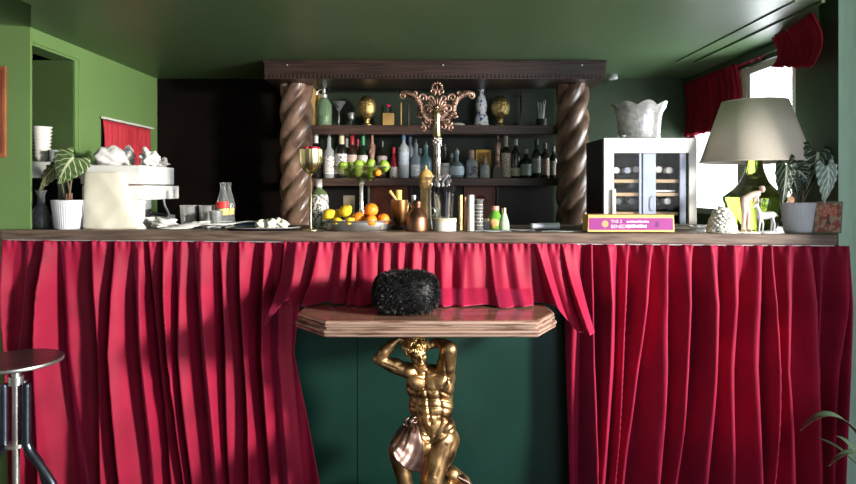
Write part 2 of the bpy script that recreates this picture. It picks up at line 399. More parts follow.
# ---------------------------------------------------------------- curtains
def px3(r, z):
    """ridge position (px at 245, 360, 484) -> world x at height z on the counter front"""
    Y = 2.5; py = HY+(HC-z)*F/Y
    a, b, c = r[:3]
    px = a+(b-a)*(py-245)/115 if py < 360 else b+(c-b)*(py-360)/124
    Yl = AY0+(AY1-AY0)*px/838
    return PX(px, Yl)
def curtain(name, label, ridges, z0, z1, mirror, nx, nz, edge0, edge1, amp=1.0, zfun=None, seed=1, group=None, push=None):
    rnd = random.Random(seed)
    ph = [rnd.uniform(0, 6.28) for _ in range(60)]; ws = [rnd.choice((.10, .18, .45, .7))*rnd.uniform(.8, 1.2) for _ in range(40)]; wk = [rnd.uniform(.55, .95) for _ in range(40)]
    m = MB()
    def pt(u, v):
        z = z1+(z0-z1)*v
        zb = zfun(u) if zfun else z0
        zz = z1+(zb-z1)*v
        xa = px3(edge0, zz); xb = px3(edge1, zz); x = xa+(xb-xa)*u
        tv = min(1, (z1-zz)/.9)
        topk = min(1, .34+((z1-zz)/.22)*.66)
        h = 0; wig = 0
        xs = [px3(r, zz) for r in ridges]
        for i, r in enumerate(ridges):
            xi = xs[i]+.0035*sin(zz*5+ph[i])*tv
            nl = xi-(xs[i-1] if i else xi-.07); nr = (xs[i+1] if i+1 < len(xs) else xi+.07)-xi
            nl = max(.03, nl); nr = max(.03, nr)
            A = r[3]*(.85+.15*sin(zz*4+ph[i+20]))*1.75
            t = x-xi
            if mirror: t = -t; nl, nr = nr, nl
            if t < 0:
                w = min(.035, nl*ws[i]); e = exp(-(t/w)**2)
            else:
                w = nr*wk[i]; q = min(1, t/w); e = (1-q)**1.15*.86+.14*(1-q*q)**2
                if mirror: e = exp(-(t/(nr*(.22+.35*wk[i%7])))**2)
            h = max(h, A*e)
        # soft secondary rumples
        n = .0025*sin(x*60+ph[1]+1.5*sin(zz*3))+.002*sin(x*110+zz*6+ph[2])+.003*sin(zz*7+x*12+ph[3])*tv
        pin = .004*sin(x*210+ph[4])*exp(-((z1-zz)/.03)**2)
        y = FY(x)+.026+.060*topk*(0 if push else 1)+.02*(1 if push else 0)-(h*topk*amp+n+pin)
        if push: y -= push(x, zz)
        if x < -1.69: y = min(y, 2.672)
        return (x, y, zz)
    m.grid(nx, nz, pt, uv=False)
    o = m.build(name, 'velvet', cnt_curtain(name, label, group), smooth=True, solid=.003, angle=180)
    return o
def cnt_curtain(name, label, group): return None
CL = [(0, 2, 4, .05), (27, 19, 14, .05), (43, 40, 38, .075), (62, 66, 84, .035), (91, 97, 104, .065), (114, 111, 122, .07), (136, 142, 152, .05), (147, 156, 168, .04),
      (162, 169, 180, .06), (180, 180, 191, .055), (200, 207, 216, .06), (219, 225, 228, .045), (239, 243, 250, .065), (264, 262, 270, .05), (280, 276, 288, .04)]
o = curtain('velvet_curtain', '', CL, .015, CT-.045, False, 430, 90, (-1, 2, 3), (303, 290, 314), seed=3)
tag(o, 'crimson velvet curtain hung from the counter between stool and console table', 'curtain')
CR = [(577, 574, 574, .03), (592, 592, 595, .06), (610, 606, 600, .06), (629, 622, 612, .05), (651, 636, 622, .05), (668, 664, 652, .06), (692, 683, 668, .06), (712, 706, 699, .07),
      (736, 727, 722, .07), (761, 754, 758, .055), (773, 774, 767, .06), (790, 783, 792, .05), (812, 817, 815, .06), (828, 822, 826, .03), (849, 838, 834, .05), (851, 850, 848, .04)]
o = curtain('velvet_curtain', '', CR, .015, CT-.045, True, 430, 90, (566, 568, 571), (852, 851, 849), amp=1.35, seed=5)
tag(o, 'crimson velvet curtain hung from the counter below lamp and wine cooler', 'curtain')
CC = [(297, 292, 290, .05), (320, 300, 300, .07), (343, 337, 335, .06), (353, 352, 350, .05), (364, 368, 366, .06), (384, 384, 384, .05), (398, 402, 402, .04), (413, 412, 412, .06), (428, 424, 424, .04),
      (441, 444, 440, .06), (466, 458, 455, .07), (490, 500, 500, .05), (513, 527, 527, .05), (537, 566, 570, .08), (552, 576, 580, .03), (562, 583, 590, .06)]
def hem(u):
    # rests on the table top, lifts in a roll at the left end and falls past it at the right
    base = .878+.002*sin(u*40)
    if u < .06: base = .80+.09*sin(u/.06*pi/2)
    if u > .90: base = .878-.085*min(1, (u-.90)/.05)
    return base
def bulge(x, z):
    t = max(0, (1.05-z)/.16)
    return .062*t*t*(.8+.2*sin(x*23+1))+.040*max(0, (.93-z)/.04)*(x < .40)+.040
o = curtain('velvet_drape', '', CC, .9, CT-.043, False, 420, 60, (284, 274, 270), (576, 587, 592), amp=.55, zfun=hem, seed=9, push=bulge)
tag(o, 'short crimson velvet drape gathered on top of the gilded console table', 'curtain')

# ---------------------------------------------------------------- console table with kneeling figure
con = thing('console_table', 'gilded console table carried by a kneeling golden male figure', 'console table')
Yf = 2.10; TT = .872; TB = .817
def outline(e):
    return [(PX(325, Yf)-e*.4, Yf-e), (PX(538, Yf)+e*.4, Yf-e), (PX(555, 2.25)+e, 2.25), (PX(555, 2.25)+e, 2.425), (PX(297, 2.25)-e, 2.425), (PX(297, 2.25)-e, 2.25)]
m = MB(); prof = [(TB, -.004), (TB+.004, .002), (TB+.010, .003), (TB+.012, -.006), (TB+.014, -.006), (TB+.016, .006), (TB+.024, .006), (TB+.026, -.008), (TB+.030, -.012), (TB+.033, -.012), (TB+.035, -.002), (TB+.040, -.001), (TB+.042, -.008), (TB+.044, -.008), (TB+.045, -.003), (TB+.053, -.004), (TT-.001, -.008)]
vs = []
for z, e in prof: vs += [(x, y, z) for x, y in outline(e)]
fs = [(i*6+k, i*6+(k+1) % 6, (i+1)*6+(k+1) % 6, (i+1)*6+k) for i in range(len(prof)-1) for k in range(6)]
fs += [tuple(range(5, -1, -1))]
m.add(vs, fs); m.build('moulded_edge', 'tablegold', con, smooth=False)
m = MB(); m.prism(outline(-.010), TT-.002, TT, axis='z'); m.build('tabletop', 'tabletop', con, smooth=False)

YS = 2.27
def S(px, py, d=0):      # point on the figure: pixel at depth YS + d
    Y = YS+d; return P(px, py, Y)
b = MB(); k = .00366
def C_(p, q, r1, r2): b.cap(S(*p), S(*q), r1*k, r2*k, n=28)
def E_(p, r, rx=0, ry=0, rz=0):
    T = Euler((radians(rx), radians(ry), radians(rz))).to_matrix()
    b.ell(S(*p), tuple(x*k for x in r), T=T, n=28, m=20)
# torso (px units: x right, y depth, z up)
E_((430, 386, .005), (24.5, 15.5, 22), rz=-8)          # rib cage
E_((431, 406, .00), (22.5, 14.5, 21), rz=-5)
E_((433, 424, .00), (20, 14, 17))                  # belly
E_((436, 436, .01), (20.5, 16, 15), ry=6)          # pelvis
E_((418, 383, -.036), (12.5, 4.6, 8.5), ry=8, rz=14)     # pectorals
E_((438, 384, -.036), (13, 4.6, 9), ry=-10, rz=-16)
E_((446, 427, -.006), (10, 11, 10), ry=18)
E_((429, 412, -.012), (14, 12, 24))
E_((414, 428, -.01), (7, 9, 9))
C_((413, 373, .0), (443, 377, .0), 6.5, 8)         # clavicle line
E_((444, 396, .01), (9, 10, 20), ry=5)               # lat
# neck and head
C_((425, 376, .01), (419, 362, -.015), 8.5, 7)
# arm on the left of the picture: upper arm out, forearm up to the head
C_((410, 371, .0), (393, 366, -.01), 8.2, 6.8); E_((409, 371, -.005), (9.5, 9, 8), ry=15); E_((395, 362.5, -.01), (9, 5.5, 4.5), ry=8)
C_((393, 366, -.01), (379, 359.5, -.02), 6.8, 5.6)
C_((379, 359, -.02), (391, 345, -.02), 5.8, 5.0); C_((391, 345, -.02), (399, 338.6, -.015), 4.6, 3.4); E_((384, 352, -.023), (5.6, 5.2, 7.5), ry=40)
# arm on the right: upper arm raised towards us, elbow high, forearm back to the head
C_((444, 379, .0), (448.5, 352, -.05), 10.2, 8.4); E_((446, 378, .0), (9.5, 9, 12)); E_((447, 364, -.035), (8.2, 7.5, 11)); E_((441.5, 366, -.025), (5, 6, 10))
C_((449.5, 349, -.055), (441, 343.5, -.01), 8, 6.0); C_((441, 343.5, -.01), (433, 343, .012), 5.6, 4.2)
# hands: palm and fingers against the table underside / beside the head
def hand(base, dirs, pal):
    E_(base, pal)
    for (dx, dy, dd, l) in dirs:
        x, y, d = base; C_((x+dx*.5, y+dy*.5, d+dd*.3), (x+dx, y+dy, d+dd*.7), 1.55, 1.45); C_((x+dx, y+dy, d+dd*.7), (x+dx*1.35, y+dy*1.0+l, d+dd), 1.45, 1.1)
hand((401, 340, -.015), [(6, -2.2, -.010, .8), (6.6, -.8, -.014, .8), (6.5, .8, -.016, 1.0), (5.6, 2.4, -.016, 1.2), (1.0, 4.8, -.016, 1.6)], (4.2, 3.4, 3.2))
hand((431.5, 345, -.004), [(-5.4, -2.2, -.012, 1), (-5.8, -.4, -.016, 1.2), (-5.6, 1.6, -.018, 1.4), (-4.6, 3.4, -.018, 1.6), (-2.4, 3.8, -.014, 1.0)], (4, 3.4, 4.2))
# thigh and kneeling leg (right side of the picture)
C_((441, 438, .0), (432, 478, -.035), 15.5, 11.5); C_((432, 478, -.035), (430, 494, -.04), 11.5, 10.2)
E_((444, 448, .0), (13, 13, 22), ry=12); E_((436, 470, -.048), (7.5, 6, 20), ry=8); E_((430, 489, -.055), (7, 5.5, 6.5))
E_((446, 440, .03), (14, 14, 14))
C_((431, 494, -.03), (448, 490, .05), 9, 8.5); C_((448, 490, .05), (458, 484, .10), 7.5, 5); C_((452, 474, .07), (462, 479, .09), 8.5, 6.0)
E_((464, 480, .09), (7.5, 6, 5), ry=25); C_((464, 480, .085), (470, 485, .08), 4.4, 2.8)
# forward leg: thigh to a raised knee, shin down to the foot
C_((424, 440, .0), (399, 449, -.105), 14, 10); E_((397, 450, -.115), (8.2, 8, 9)); E_((394.5, 453, -.12), (5, 5, 6))
C_((398, 454, -.105), (406, 486, -.09), 8.8, 7.0); E_((402, 467, -.085), (8.6, 9, 14), ry=-14); C_((406, 486, -.09), (410, 507, -.085), 6.0, 4.8)
C_((410, 511, -.08), (401, 516, -.16), 5.5, 3.6); 
for i in range(5): C_((398+i*2.2, 517, -.155-.002*i), (396.5+i*2.2, 518.3, -.178+.003*i), 1.8, 1.4)
# head: turned to the right and bowed
hc = S(416.5, 352, -.035)
fw = Vector((.36, -.90, -.24)).normalized(); up = Vector((-.16, -.22, .96)); up = (up-fw*up.dot(fw)).normalized(); sd = up.cross(fw).normalized()
R = Matrix((sd, fw, up)).transposed()
def H(c, r, rx=0, ry=0, rz=0):       # head frame: x side, y forward, z up; head half height = 1
    q = .052; T = R @ Euler((radians(rx), radians(ry), radians(rz))).to_matrix()
    b.ell(hc+R @ (Vector(c)*q), tuple(x*q for x in r), T=T, n=20, m=14)
H((0, -.05, .30), (.72, .86, .72)); H((0, .30, -.18), (.56, .52, .78)); H((0, .46, -.74), (.30, .30, .26)); H((0, .20, -.62), (.47, .45, .34), rx=20)
H((-.30, .56, -.20), (.22, .20, .24)); H((.30, .56, -.20), (.22, .20, .24))
H((0, .72, .22), (.48, .16, .13)); H((0, .84, -.10), (.09, .16, .30), rx=-14); H((0, .93, -.26), (.13, .13, .10)); H((.11, .84, -.29), (.08, .08, .07)); H((-.11, .84, -.29), (.08, .08, .07))
H((0, .80, -.50), (.20, .10, .05)); H((0, .77, -.60), (.17, .10, .055)); H((-.22, .70, .04), (.12, .09, .07)); H((.22, .70, .04), (.12, .09, .07))
H((.70, -.05, -.10), (.08, .16, .24)); H((-.70, -.05, -.10), (.08, .16, .24))
raw = b.build('raw_figure', 'gilt', None)
md = raw.modifiers.new('r', 'REMESH'); md.mode = 'VOXEL'; md.voxel_size = .0022; md.use_smooth_shade = True
md = raw.modifiers.new('s', 'SMOOTH'); md.factor = .5; md.iterations = 8
dg = bpy.context.evaluated_depsgraph_get(); dg.update()
me = bpy.data.meshes.new_from_object(raw.evaluated_get(dg))
bpy.data.objects.remove(raw)

# carve the muscles: grooves and swellings along drawn lines on the front of the body
import numpy as np
GR = [([(425, 373), (424.5, 384), (427, 396), (428.5, 408), (430.5, 424)], 1.5, .0050), ([(408, 387), (411, 390.5), (417, 392), (424.5, 389)], 1.5, .0048), ([(424.5, 389), (432, 392), (440, 390), (446, 384)], 1.5, .0048),
 ([(417.5, 399), (438, 399)], 1.3, .0034), ([(418.5, 407.5), (439.5, 407.5)], 1.3, .0034), ([(420, 416), (440, 416)], 1.3, .0030), ([(416, 394), (418, 410), (422, 425), (427, 434)], 1.8, .0045), ([(439, 393), (441.5, 410), (440.5, 424), (435, 435)], 1.8, .0045),
 ([(407, 395), (415, 398)], 1.2, .0030), ([(407, 401), (415.5, 404)], 1.2, .0030), ([(408, 407), (416.5, 409)], 1.2, .0028), ([(442, 392), (453, 397)], 1.4, .0040), ([(443, 400), (455, 403)], 1.4, .0042), ([(443.5, 409), (456, 411)], 1.4, .0042), ([(443, 418), (457, 419)], 1.4, .0036),
 ([(409, 421), (418, 433), (428, 442)], 1.8, .0045), ([(456, 427), (444, 437), (432, 444), (427, 446)], 1.8, .0048), ([(429.8, 420.5), (430.2, 422.5)], 1.6, .0055), ([(412, 376), (423.5, 378)], 1.2, .0026), ([(427, 378), (440, 375)], 1.2, .0026),
 ([(443, 388), (447, 378), (445, 368)], 1.4, .0036), ([(446, 446), (441, 462), (436, 476)], 1.8, .0030), ([(384, 364), (396, 369)], 1.2, .0020), ([(446, 370), (444, 356)], 1.2, .0022)]
UP_ = [([(416, 384), (419, 385)], 6, .0030), ([(432, 384), (438, 383)], 6.5, .0030)]
UP_ += [([(x, y), (x+.6, y)], 3.2, .0022) for y in (395.5, 403.3, 411.8) for x in (422.5, 433.5)]
n_v = len(me.vertices); co_ = np.empty(n_v*3); me.vertices.foreach_get('co', co_); co_ = co_.reshape(-1, 3)
no_ = np.array([v.normal[:] for v in me.vertices])
qx = CX+F*co_[:, 0]/co_[:, 1]; qy = HY+F*(HC-co_[:, 2])/co_[:, 1]
front = np.clip(-no_[:, 1]*1.6+.1, 0, 1); tot = np.zeros(n_v)
def dist(line):
    d = np.full(n_v, 1e9)
    for (ax, ay), (bx_, by_) in zip(line, line[1:]):
        ux, uy = bx_-ax, by_-ay; t = np.clip(((qx-ax)*ux+(qy-ay)*uy)/(ux*ux+uy*uy), 0, 1); d = np.minimum(d, np.hypot(qx-ax-t*ux, qy-ay-t*uy))
    return d
for line, w_, dp in GR: tot -= dp*np.exp(-(dist(line)/w_)**2)
for line, w_, dp in UP_: tot += dp*np.exp(-(dist(line)/w_)**2)
body = qy > 370; tot = np.where(body | (qx < 400) | (qx > 440), tot, 0)
co_ += no_*(tot*front)[:, None]; me.vertices.foreach_set('co', co_.ravel()); me.update()
for p in me.polygons: p.use_smooth = True
fig = bpy.data.objects.new('kneeling_figure', me); COL.objects.link(fig); fig.parent = con
# curly hair with a wreath-like fringe
b = MB(); rnd = random.Random(4)
def curl(c, s):
    q = .052; c = Vector(c); nrm = Vector((c.x, c.y*.9, c.z-.2)).normalized(); a = nrm.cross(Vector((.3, .2, 1))).normalized(); e = nrm.cross(a)
    ph = rnd.uniform(0, 6.28); pts = []
    for i in range(9):
        t = i/8; an = ph+t*5.2; rr = s*(1-.55*t); pts.append(hc+R @ ((c+a*cos(an)*rr+e*sin(an)*rr+nrm*(.05+.10*t))*q))
    b.tube(pts, [s*q*(.46-.2*i/8) for i in range(9)], n=6)
b.ell(hc+R @ (Vector((0, -.10, .34))*.052), (.74*.052, .82*.052, .74*.052), T=R, n=24, m=16)
for i in range(230):
    th = rnd.uniform(-pi, pi); el = rnd.uniform(-.25, 1.5)
    x, y, z = cos(el)*sin(th)*.76, cos(el)*cos(th)*.88-.05, .28+sin(el)*.76
    if y > .30 and z < .60: continue
    if z < .0 and y > .1: continue
    curl((x, y, z), rnd.uniform(.12, .17))
for i in range(15):
    th = -1.5+3*i/14; curl((sin(th)*.74, cos(th)*.82-.03, .60+.06*rnd.random()), .15)
hair = b.build('hair', 'gilt_hair', fig, angle=180)
# cloth gathered at the hip and falling over the raised thigh
def clothpt(u, v):
    A = spline([S(417, 424, -.055), S(420, 432, -.075), S(423, 446, -.085), S(424, 458, -.085), S(421, 467, -.09)], 6)
    B = spline([S(408, 421, -.02), S(401, 427, -.055), S(395, 435, -.110), S(392, 441, -.140), S(391.5, 444, -.145)], 6)
    def at(L, t):
        i = min(len(L)-2, int(t*(len(L)-1))); f_ = t*(len(L)-1)-i; return L[i].lerp(L[i+1], f_)
    p = at(A, v).lerp(at(B, v), u)
    bul = sin(u*pi)*(.014+.045*v)+.012*v
    fold = .0040*sin((u+.45*v)*13+1.8*sin(v*3+u*2))*(.3+.7*v)+.0014*sin(u*31-v*11)+.0015*sin(v*26+u*5)
    q = p+Vector((-.3, -1, .25)).normalized()*(bul+fold)
    # hem swings low in the middle
    q.z -= .030*v*v*(1-u)*(.5+u)*1.2
    return q
b = MB(); b.grid(60, 30, clothpt, uv=False)
cl = b.build('loincloth', 'bronze_cloth', fig, solid=.005, angle=180)
b = MB(); 
for i in range(7):
    c = S(409+rnd.uniform(-3, 6), 421+rnd.uniform(-4, 5), -.045); an = rnd.uniform(0, 3)
    b.tube([c+Vector((cos(an+t)*.011, -.008*sin(t), sin(an+t)*.013)) for t in [j*.55 for j in range(8)]], [.0045]*8, n=8)
b.cap(S(414, 424, -.03), S(452, 434, .03), .004, .004)
b.build('cloth_knot', 'bronze_cloth', fig, angle=180)
b = MB()
for i in range(6): b.tube(spline([S(450+i*2.2, 470+i*.8, .075), S(457+i*2, 476+i, .05), S(466+i*1.3, 485+i*.6, .055), S(471+i, 494, .06)], 4), .0055, n=6)
b.build('trailing_cloth', 'bronze_cloth', fig, angle=180)
m = MB(); m.box(-.33, .22, 2.06, 2.44, 0, .045); m.box(-.30, .19, 2.09, 2.42, .045, .12); m.box(-.315, .205, 2.075, 2.43, .12, .135)
m.build('plinth', 'darkcab', con, smooth=False, bevel=.006)
# rocks that the knee, foot and toes bear on
m = MB(); rnd = random.Random(11)
for (px, py, d, r) in ((431, 509, -.03, .045), (452, 505, .06, .05), (470, 503, .08, .04)):
    m.ell(S(px, py, d), (r*1.25, r*1.1, r*.8), fn=lambda v, w: w*(1+.10*sin(v[0]*7)+.08*sin(v[2]*9+v[1]*5)), n=18, m=12)
m.build('rock_base', 'gilt', con, angle=180)

# ---------------------------------------------------------------- fur hat
hx, hy = PX(406, 2.26), 2.255
hat = MB(); hr = (.112, .095, .072)
def hatr(v, w):
    q = Vector(v); s_ = (abs(q.x)**3.2+abs(q.y)**3.2+abs(q.z)**3.2)**(1/3.2); return Vector((q.x/s_*hr[0], q.y/s_*hr[1], q.z/s_*hr[2]))
hat.ell((0, 0, .074), hr, n=36, m=24, fn=hatr)
ho = thing('fur_hat', 'round black fur hat lying on the console table', 'hat', (hx, hy, TT))
hat.build('hat_body', 'fur', ho, angle=180)
m = MB(); rnd = random.Random(2)
for i in range(9000):
    q = Vector((rnd.gauss(0, 1), rnd.gauss(0, 1), rnd.gauss(0, 1))).normalized(); p = hatr(q, None)+Vector((0, 0, .074))
    if p.z < .008: continue
    d = (q+Vector((rnd.gauss(0, .45), rnd.gauss(0, .35), rnd.gauss(0, .45)-.15))).normalized(); l = rnd.uniform(.008, .017)
    s_ = d.cross(Vector((rnd.random()-.5, rnd.random()-.5, rnd.random()-.5))).normalized()*.0007
    e = p+d*l*.6+s_*1.5; tip = p+d*l+Vector((0, 0, -.003)); tip.z = max(tip.z, .001); e.z = max(e.z, .001)
    m.add([p-s_, p+s_, e, tip], [(0, 1, 2), (0, 2, 3)])
o = m.build('fur_pile', 'fur', ho, open=True, angle=180); o['kind'] = 'stuff'

# ---------------------------------------------------------------- stool
st = thing('bar_stool', 'round dark metal industrial bar stool at the counter curtain', 'bar stool', (PX(16, 2.2), 2.2, 0))
sz = PZ(359, 2.2)
m = MB(); R_ = 41.5*2.2/F
m.lathe([(0, sz-.016), (R_*.96, sz-.016), (R_, sz-.012), (R_, sz-.003), (R_*.985, sz), (0, sz-.001)], n=56); m.build('seat', mat('stool_seat_top', (.035, .030, .034), .30, .3, c2=(.06, .05, .05), scale=9, rvar=.08, bump=.05), st, angle=30)
m = MB(); m.lathe([(R_+.0005, sz-.013), (R_+.0015, sz-.011), (R_+.0015, sz-.004), (R_+.0005, sz-.002)], n=56); m.build('seat_rim', 'brushed', st)
m = MB(); m.lathe([(0, .20), (.012, .20), (.012, sz-.06), (.014, sz-.06), (.014, sz-.016), (0, sz-.016)], n=18); m.lathe([(.012, sz-.09), (.024, sz-.09), (.024, sz-.06), (.012, sz-.06)], n=18)
for i in range(60): pass
m.build('threaded_spindle', 'brushed', st, angle=30)
zt = PZ(384, 2.2); zb = PZ(446, 2.2)
for a in (-6, 186, 90):
    ca, sa = cos(radians(a)), sin(radians(a)); m = MB()
    pts = [(ca*.040, sa*.040, zt), (ca*.040, sa*.040, zb+.03), (ca*.043, sa*.043, zb+.008), (ca*.056, sa*.056, zb-.02), (ca*.10, sa*.10, zb-.075), (ca*.145, sa*.145, zb-.14), (ca*.185, sa*.185, zb-.25), (ca*.198, sa*.198, .16), (ca*.205, sa*.205, .0)]
    m.tube(spline(pts, 5), .0145, n=14)
    m.lathe([(0, zt+.003), (.012, zt+.003), (.0148, zt-.002), (.0148, zt-.006)], c=(ca*.04, sa*.04, 0), n=14)
    m.build('leg', 'darksteel', st, angle=50)
m = MB(); m.lathe([(.013, zb+.012), (.034, zb+.012), (.034, zb), (.013, zb), (.013, zb+.012)], n=24)
m.build('spindle_collar', 'brushed', st, angle=40); m = MB(); m.tube([(cos(t)*.198, sin(t)*.198, .15) for t in [2*pi*i/40 for i in range(40)]], .008, closed=True)
m.build('brace_ring', 'brushed', st, angle=40)

# ---------------------------------------------------------------- potted floor plant
pl = thing('floor_plant', 'long-leaved green plant in a pot at the right-hand curtain', 'plant', (1.52, 1.98, 0))
m = MB(); m.lathe([(0, 0), (.09, 0), (.12, .22), (.125, .24), (.112, .24), (.105, .20), (0, .20)], n=32); m.build('pot', 'black', pl)
m = MB(); m.lathe([(0, .205), (.10, .203)], n=24); m.build('soil', 'soil', pl)
def blade(par, base, tip, lift, w, nm='leaf', mt='blade', curl=.3):
    base, tip = Vector(base), Vector(tip); mid = (base+tip)/2+Vector((0, 0, lift)); cr = bez(base, mid, tip, 14)
    def pt(u, v):
        i = min(13, int(v*14)); f_ = v*14-i; p = cr[i].lerp(cr[i+1], f_); t = (cr[i+1]-cr[i]).normalized()
        sd_ = t.cross(Vector((0, 0, 1)))
        sd_ = sd_.normalized() if sd_.length > .01 else Vector((1, 0, 0))
        ww = w*(min(1, max(0, (v-.25)/.2))*.92+.08)*max(0, 1-max(0, (v-.6)/.4)**2)**.7
        x = (u-.5)*2; return p+sd_*x*ww+Vector((0, 0, abs(x)*ww*curl))
    m = MB(); m.grid(8, 26, pt); return m.build(nm, mt, par, solid=.0008, angle=180)
o0 = Vector((1.52, 1.98, 0))
def L_(px, py, Y): return P(px, py, Y)-o0
for (tp, lift, w) in ((L_(800, 431, 2.02), .37, .026), (L_(817, 438, 2.06), .12, .018), (L_(829, 466, 1.98), .27, .017), (L_(836, 436, 2.10), .13, .02), ((.10, -.15, .55), .2, .03), ((.22, .0, .62), .25, .03), ((.12, .18, .66), .2, .03), ((.0, -.22, .42), .2, .03), ((.25, -.12, .40), .2, .03), ((.02, .05, .60), .05, .03)):
    blade(pl, (random.uniform(-.02, .02), random.uniform(-.02, .02), .2), tp, lift, w)
# ---------------------------------------------------------------- framed picture on the left pier
fr = thing('framed_picture', 'orange-brown picture in thin wooden frame on green wall', 'picture', (PX(7, 2.68)-.17, 2.668, PZ(112, 2.68)))
hh = (PZ(67, 2.68)-PZ(158, 2.68))/2
m = MB(); m.box(-.17, .17, 0, .011, hh-.016, hh); m.box(-.17, .17, 0, .011, -hh, -hh+.016); m.box(-.17, -.154, 0, .011, -hh+.016, hh-.016); m.box(.154, .17, 0, .011, -hh+.016, hh-.016)
m.build('frame', 'framewood', fr, smooth=False, bevel=.002)
m = MB(); m.box(-.155, .155, .004, .010, -hh+.015, hh-.015); m.build('print', mat('russet_print', (.50, .14, .05), .5, c2=(.36, .09, .04), scale=9), fr, smooth=False)
# ---------------------------------------------------------------- back bar
bb = thing('back_bar', 'dark wooden back bar with twisted columns, top beam and two shelves', 'back bar')
YB = 3.37; bx0, bx1 = PX(264, YB), PX(606, YB); bz0, bz1 = PZ(79, YB), CEIL-.001
m = MB(); m.box(bx0, bx1, YB, YB+.34, bz0+.008, bz1); m.box(bx0-.004, bx1+.004, YB-.006, YB+.34, bz1-.014, bz1)
m.build('beam', 'beamwood', bb, smooth=False, bevel=.003)
m = MB()
n_ = 84
for i in range(n_):
    x = bx0+.01+(bx1-bx0-.02)*i/n_; m.box(x, x+.013, YB-.007, YB+.002, bz0+.004, bz0+.020)
m.box(bx0, bx1, YB-.004, YB+.33, bz0, bz0+.006)
m.build('bead_moulding', 'beamwood', bb, smooth=False)
for px in (287, 443, 582):
    m = MB(); m.lathe([(0, .004), (.004, .003), (.005, 0)], c=(0, 0, 0), n=12, T=Euler((pi/2, 0, 0)).to_matrix()); o = m.build('screw_head', 'steel', bb); o.location = P(px, 65, YB-.0065)
YC = 3.57
for px in (296.5, 572.5):
    c = PX(px, YC); zt = bz0-.002
    def tw(r, z, a, s=1):
        if r < .02: return r, z
        q = 4*(a-2*pi*z/.58); w = abs(cos(q/2)); return r*(.68+.32*w**.65), z
    m = MB(); nz_ = 150; prof = [(0, .02)]+[(.095, .02+(zt-.02)*i/nz_) for i in range(nz_+1)]+[(0, zt)]
    m.lathe(prof, c=(0, 0, 0), n=72, fn=tw)
    o = m.build('twisted_column', 'colwood', bb, angle=75); o.location = (c, YC, 0)
    m = MB(); m.box(c-.12, c+.12, YC-.12, YC+.12, 0, .02); m.build('column_base', 'beamwood', bb, smooth=False)
YS1 = 3.64; sx0, sx1 = PX(306, YS1), PX(560, YS1)
SZ1 = PZ(125, YS1); SZ2 = PZ(178, YS1)
for z, t in ((SZ1, .054), (SZ2, .046)):
    m = MB(); m.box(sx0, sx1, YS1, 3.90, z-t, z); m.build('shelf', 'shelfwood', bb, smooth=False, bevel=.003)
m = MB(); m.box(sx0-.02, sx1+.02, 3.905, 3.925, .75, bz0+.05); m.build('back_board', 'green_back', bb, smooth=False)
m = MB(); m.box(PX(313, 3.8), PX(316, 3.8)+.01, 3.70, 3.9, SZ1, bz0); m.build('side_board', 'goldwood', bb, smooth=False)
m = MB(); m.box(sx0-.06, sx1+.06, 3.52, 3.90, .02, .90); m.build('lower_cabinet', 'darkcab', bb, smooth=False)
def panel(p0, p1):
    x0, x1 = PX(p0, 3.8), PX(p1, 3.8); m = MB(); m.box(x0, x1, 3.80, 3.82, .90, SZ2-.048)
    z0, z1 = .95, SZ2-.075
    for a in ((x0+.015, x1-.015, z1, z1+.012), (x0+.015, x1-.015, z0, z0+.012), (x0+.015, x0+.027, z0, z1), (x1-.027, x1-.015, z0, z1)): m.box(a[0], a[1], 3.792, 3.80, a[2], a[3])
    cx = (x0+x1)/2
    for s in (-1, 1):
        m.tube([(cx+s*(x1-x0)*.20*cos(t)*(1-t/9), 3.797, 1.22+.05*sin(t)*(1-t/9)+.01*t) for t in [i*.35 for i in range(18)]], .004, n=6)
    m.build('door_panel', 'redwood', bb, smooth=False)
panel(371, 410); panel(464, 497)
MB().box(sx0, sx1, 3.835, 3.845, .90, SZ2-.048).build('cabinet_back', 'darkcab', bb, smooth=False)
for px in (369, 411, 497.5):
    m = MB(); x = PX(px, 3.78); m.box(x-.006, x+.006, 3.765, 3.80, .90, SZ2-.046); m.build('door_post', 'brushed' if px == 369 else 'shelfwood', bb, smooth=False)
m = MB(); z = PZ(205, 3.78)
# ---------------------------------------------------------------- generic turned things
def turned(name, label, cat, px, Y, z, parts, group=None, scale=1):
    t = thing(name, label, cat, (PX(px, Y), Y, z), 0, group)
    for nm, mt, prof, kw in parts:
        fl = kw.pop('flute', None); n = kw.pop('n', 28)
        fn = None
        if fl: fn = (lambda q, dpt: (lambda r, zz, a: (r*(1-dpt*abs(sin(q*a/2))), zz)))(*fl)
        MB().lathe(prof, n=n, fn=fn).build(nm, mt, t, **kw)
    return t
def W(px, Y): return px*Y/F
_gl = {}
def gmat(c, mix=.3):
    k = (c, mix)
    if k not in _gl: _gl[k] = glass('bottle_glass_%d' % (len(_gl)+1), c, .03, mix=mix)
    return _gl[k]
def dark(c):
    k = ('d', c)
    if k not in _gl: _gl[k] = mat('dark_bottle_%d' % (len(_gl)+1), c, .10, coat=.3, spec=.7)
    return _gl[k]
_lb = {}
def lmat(p, i):
    k = (p, i)
    if k not in _lb: _lb[k] = labelmat('bottle_label_%d' % (len(_lb)+1), p, i, 260)
    return _lb[k]
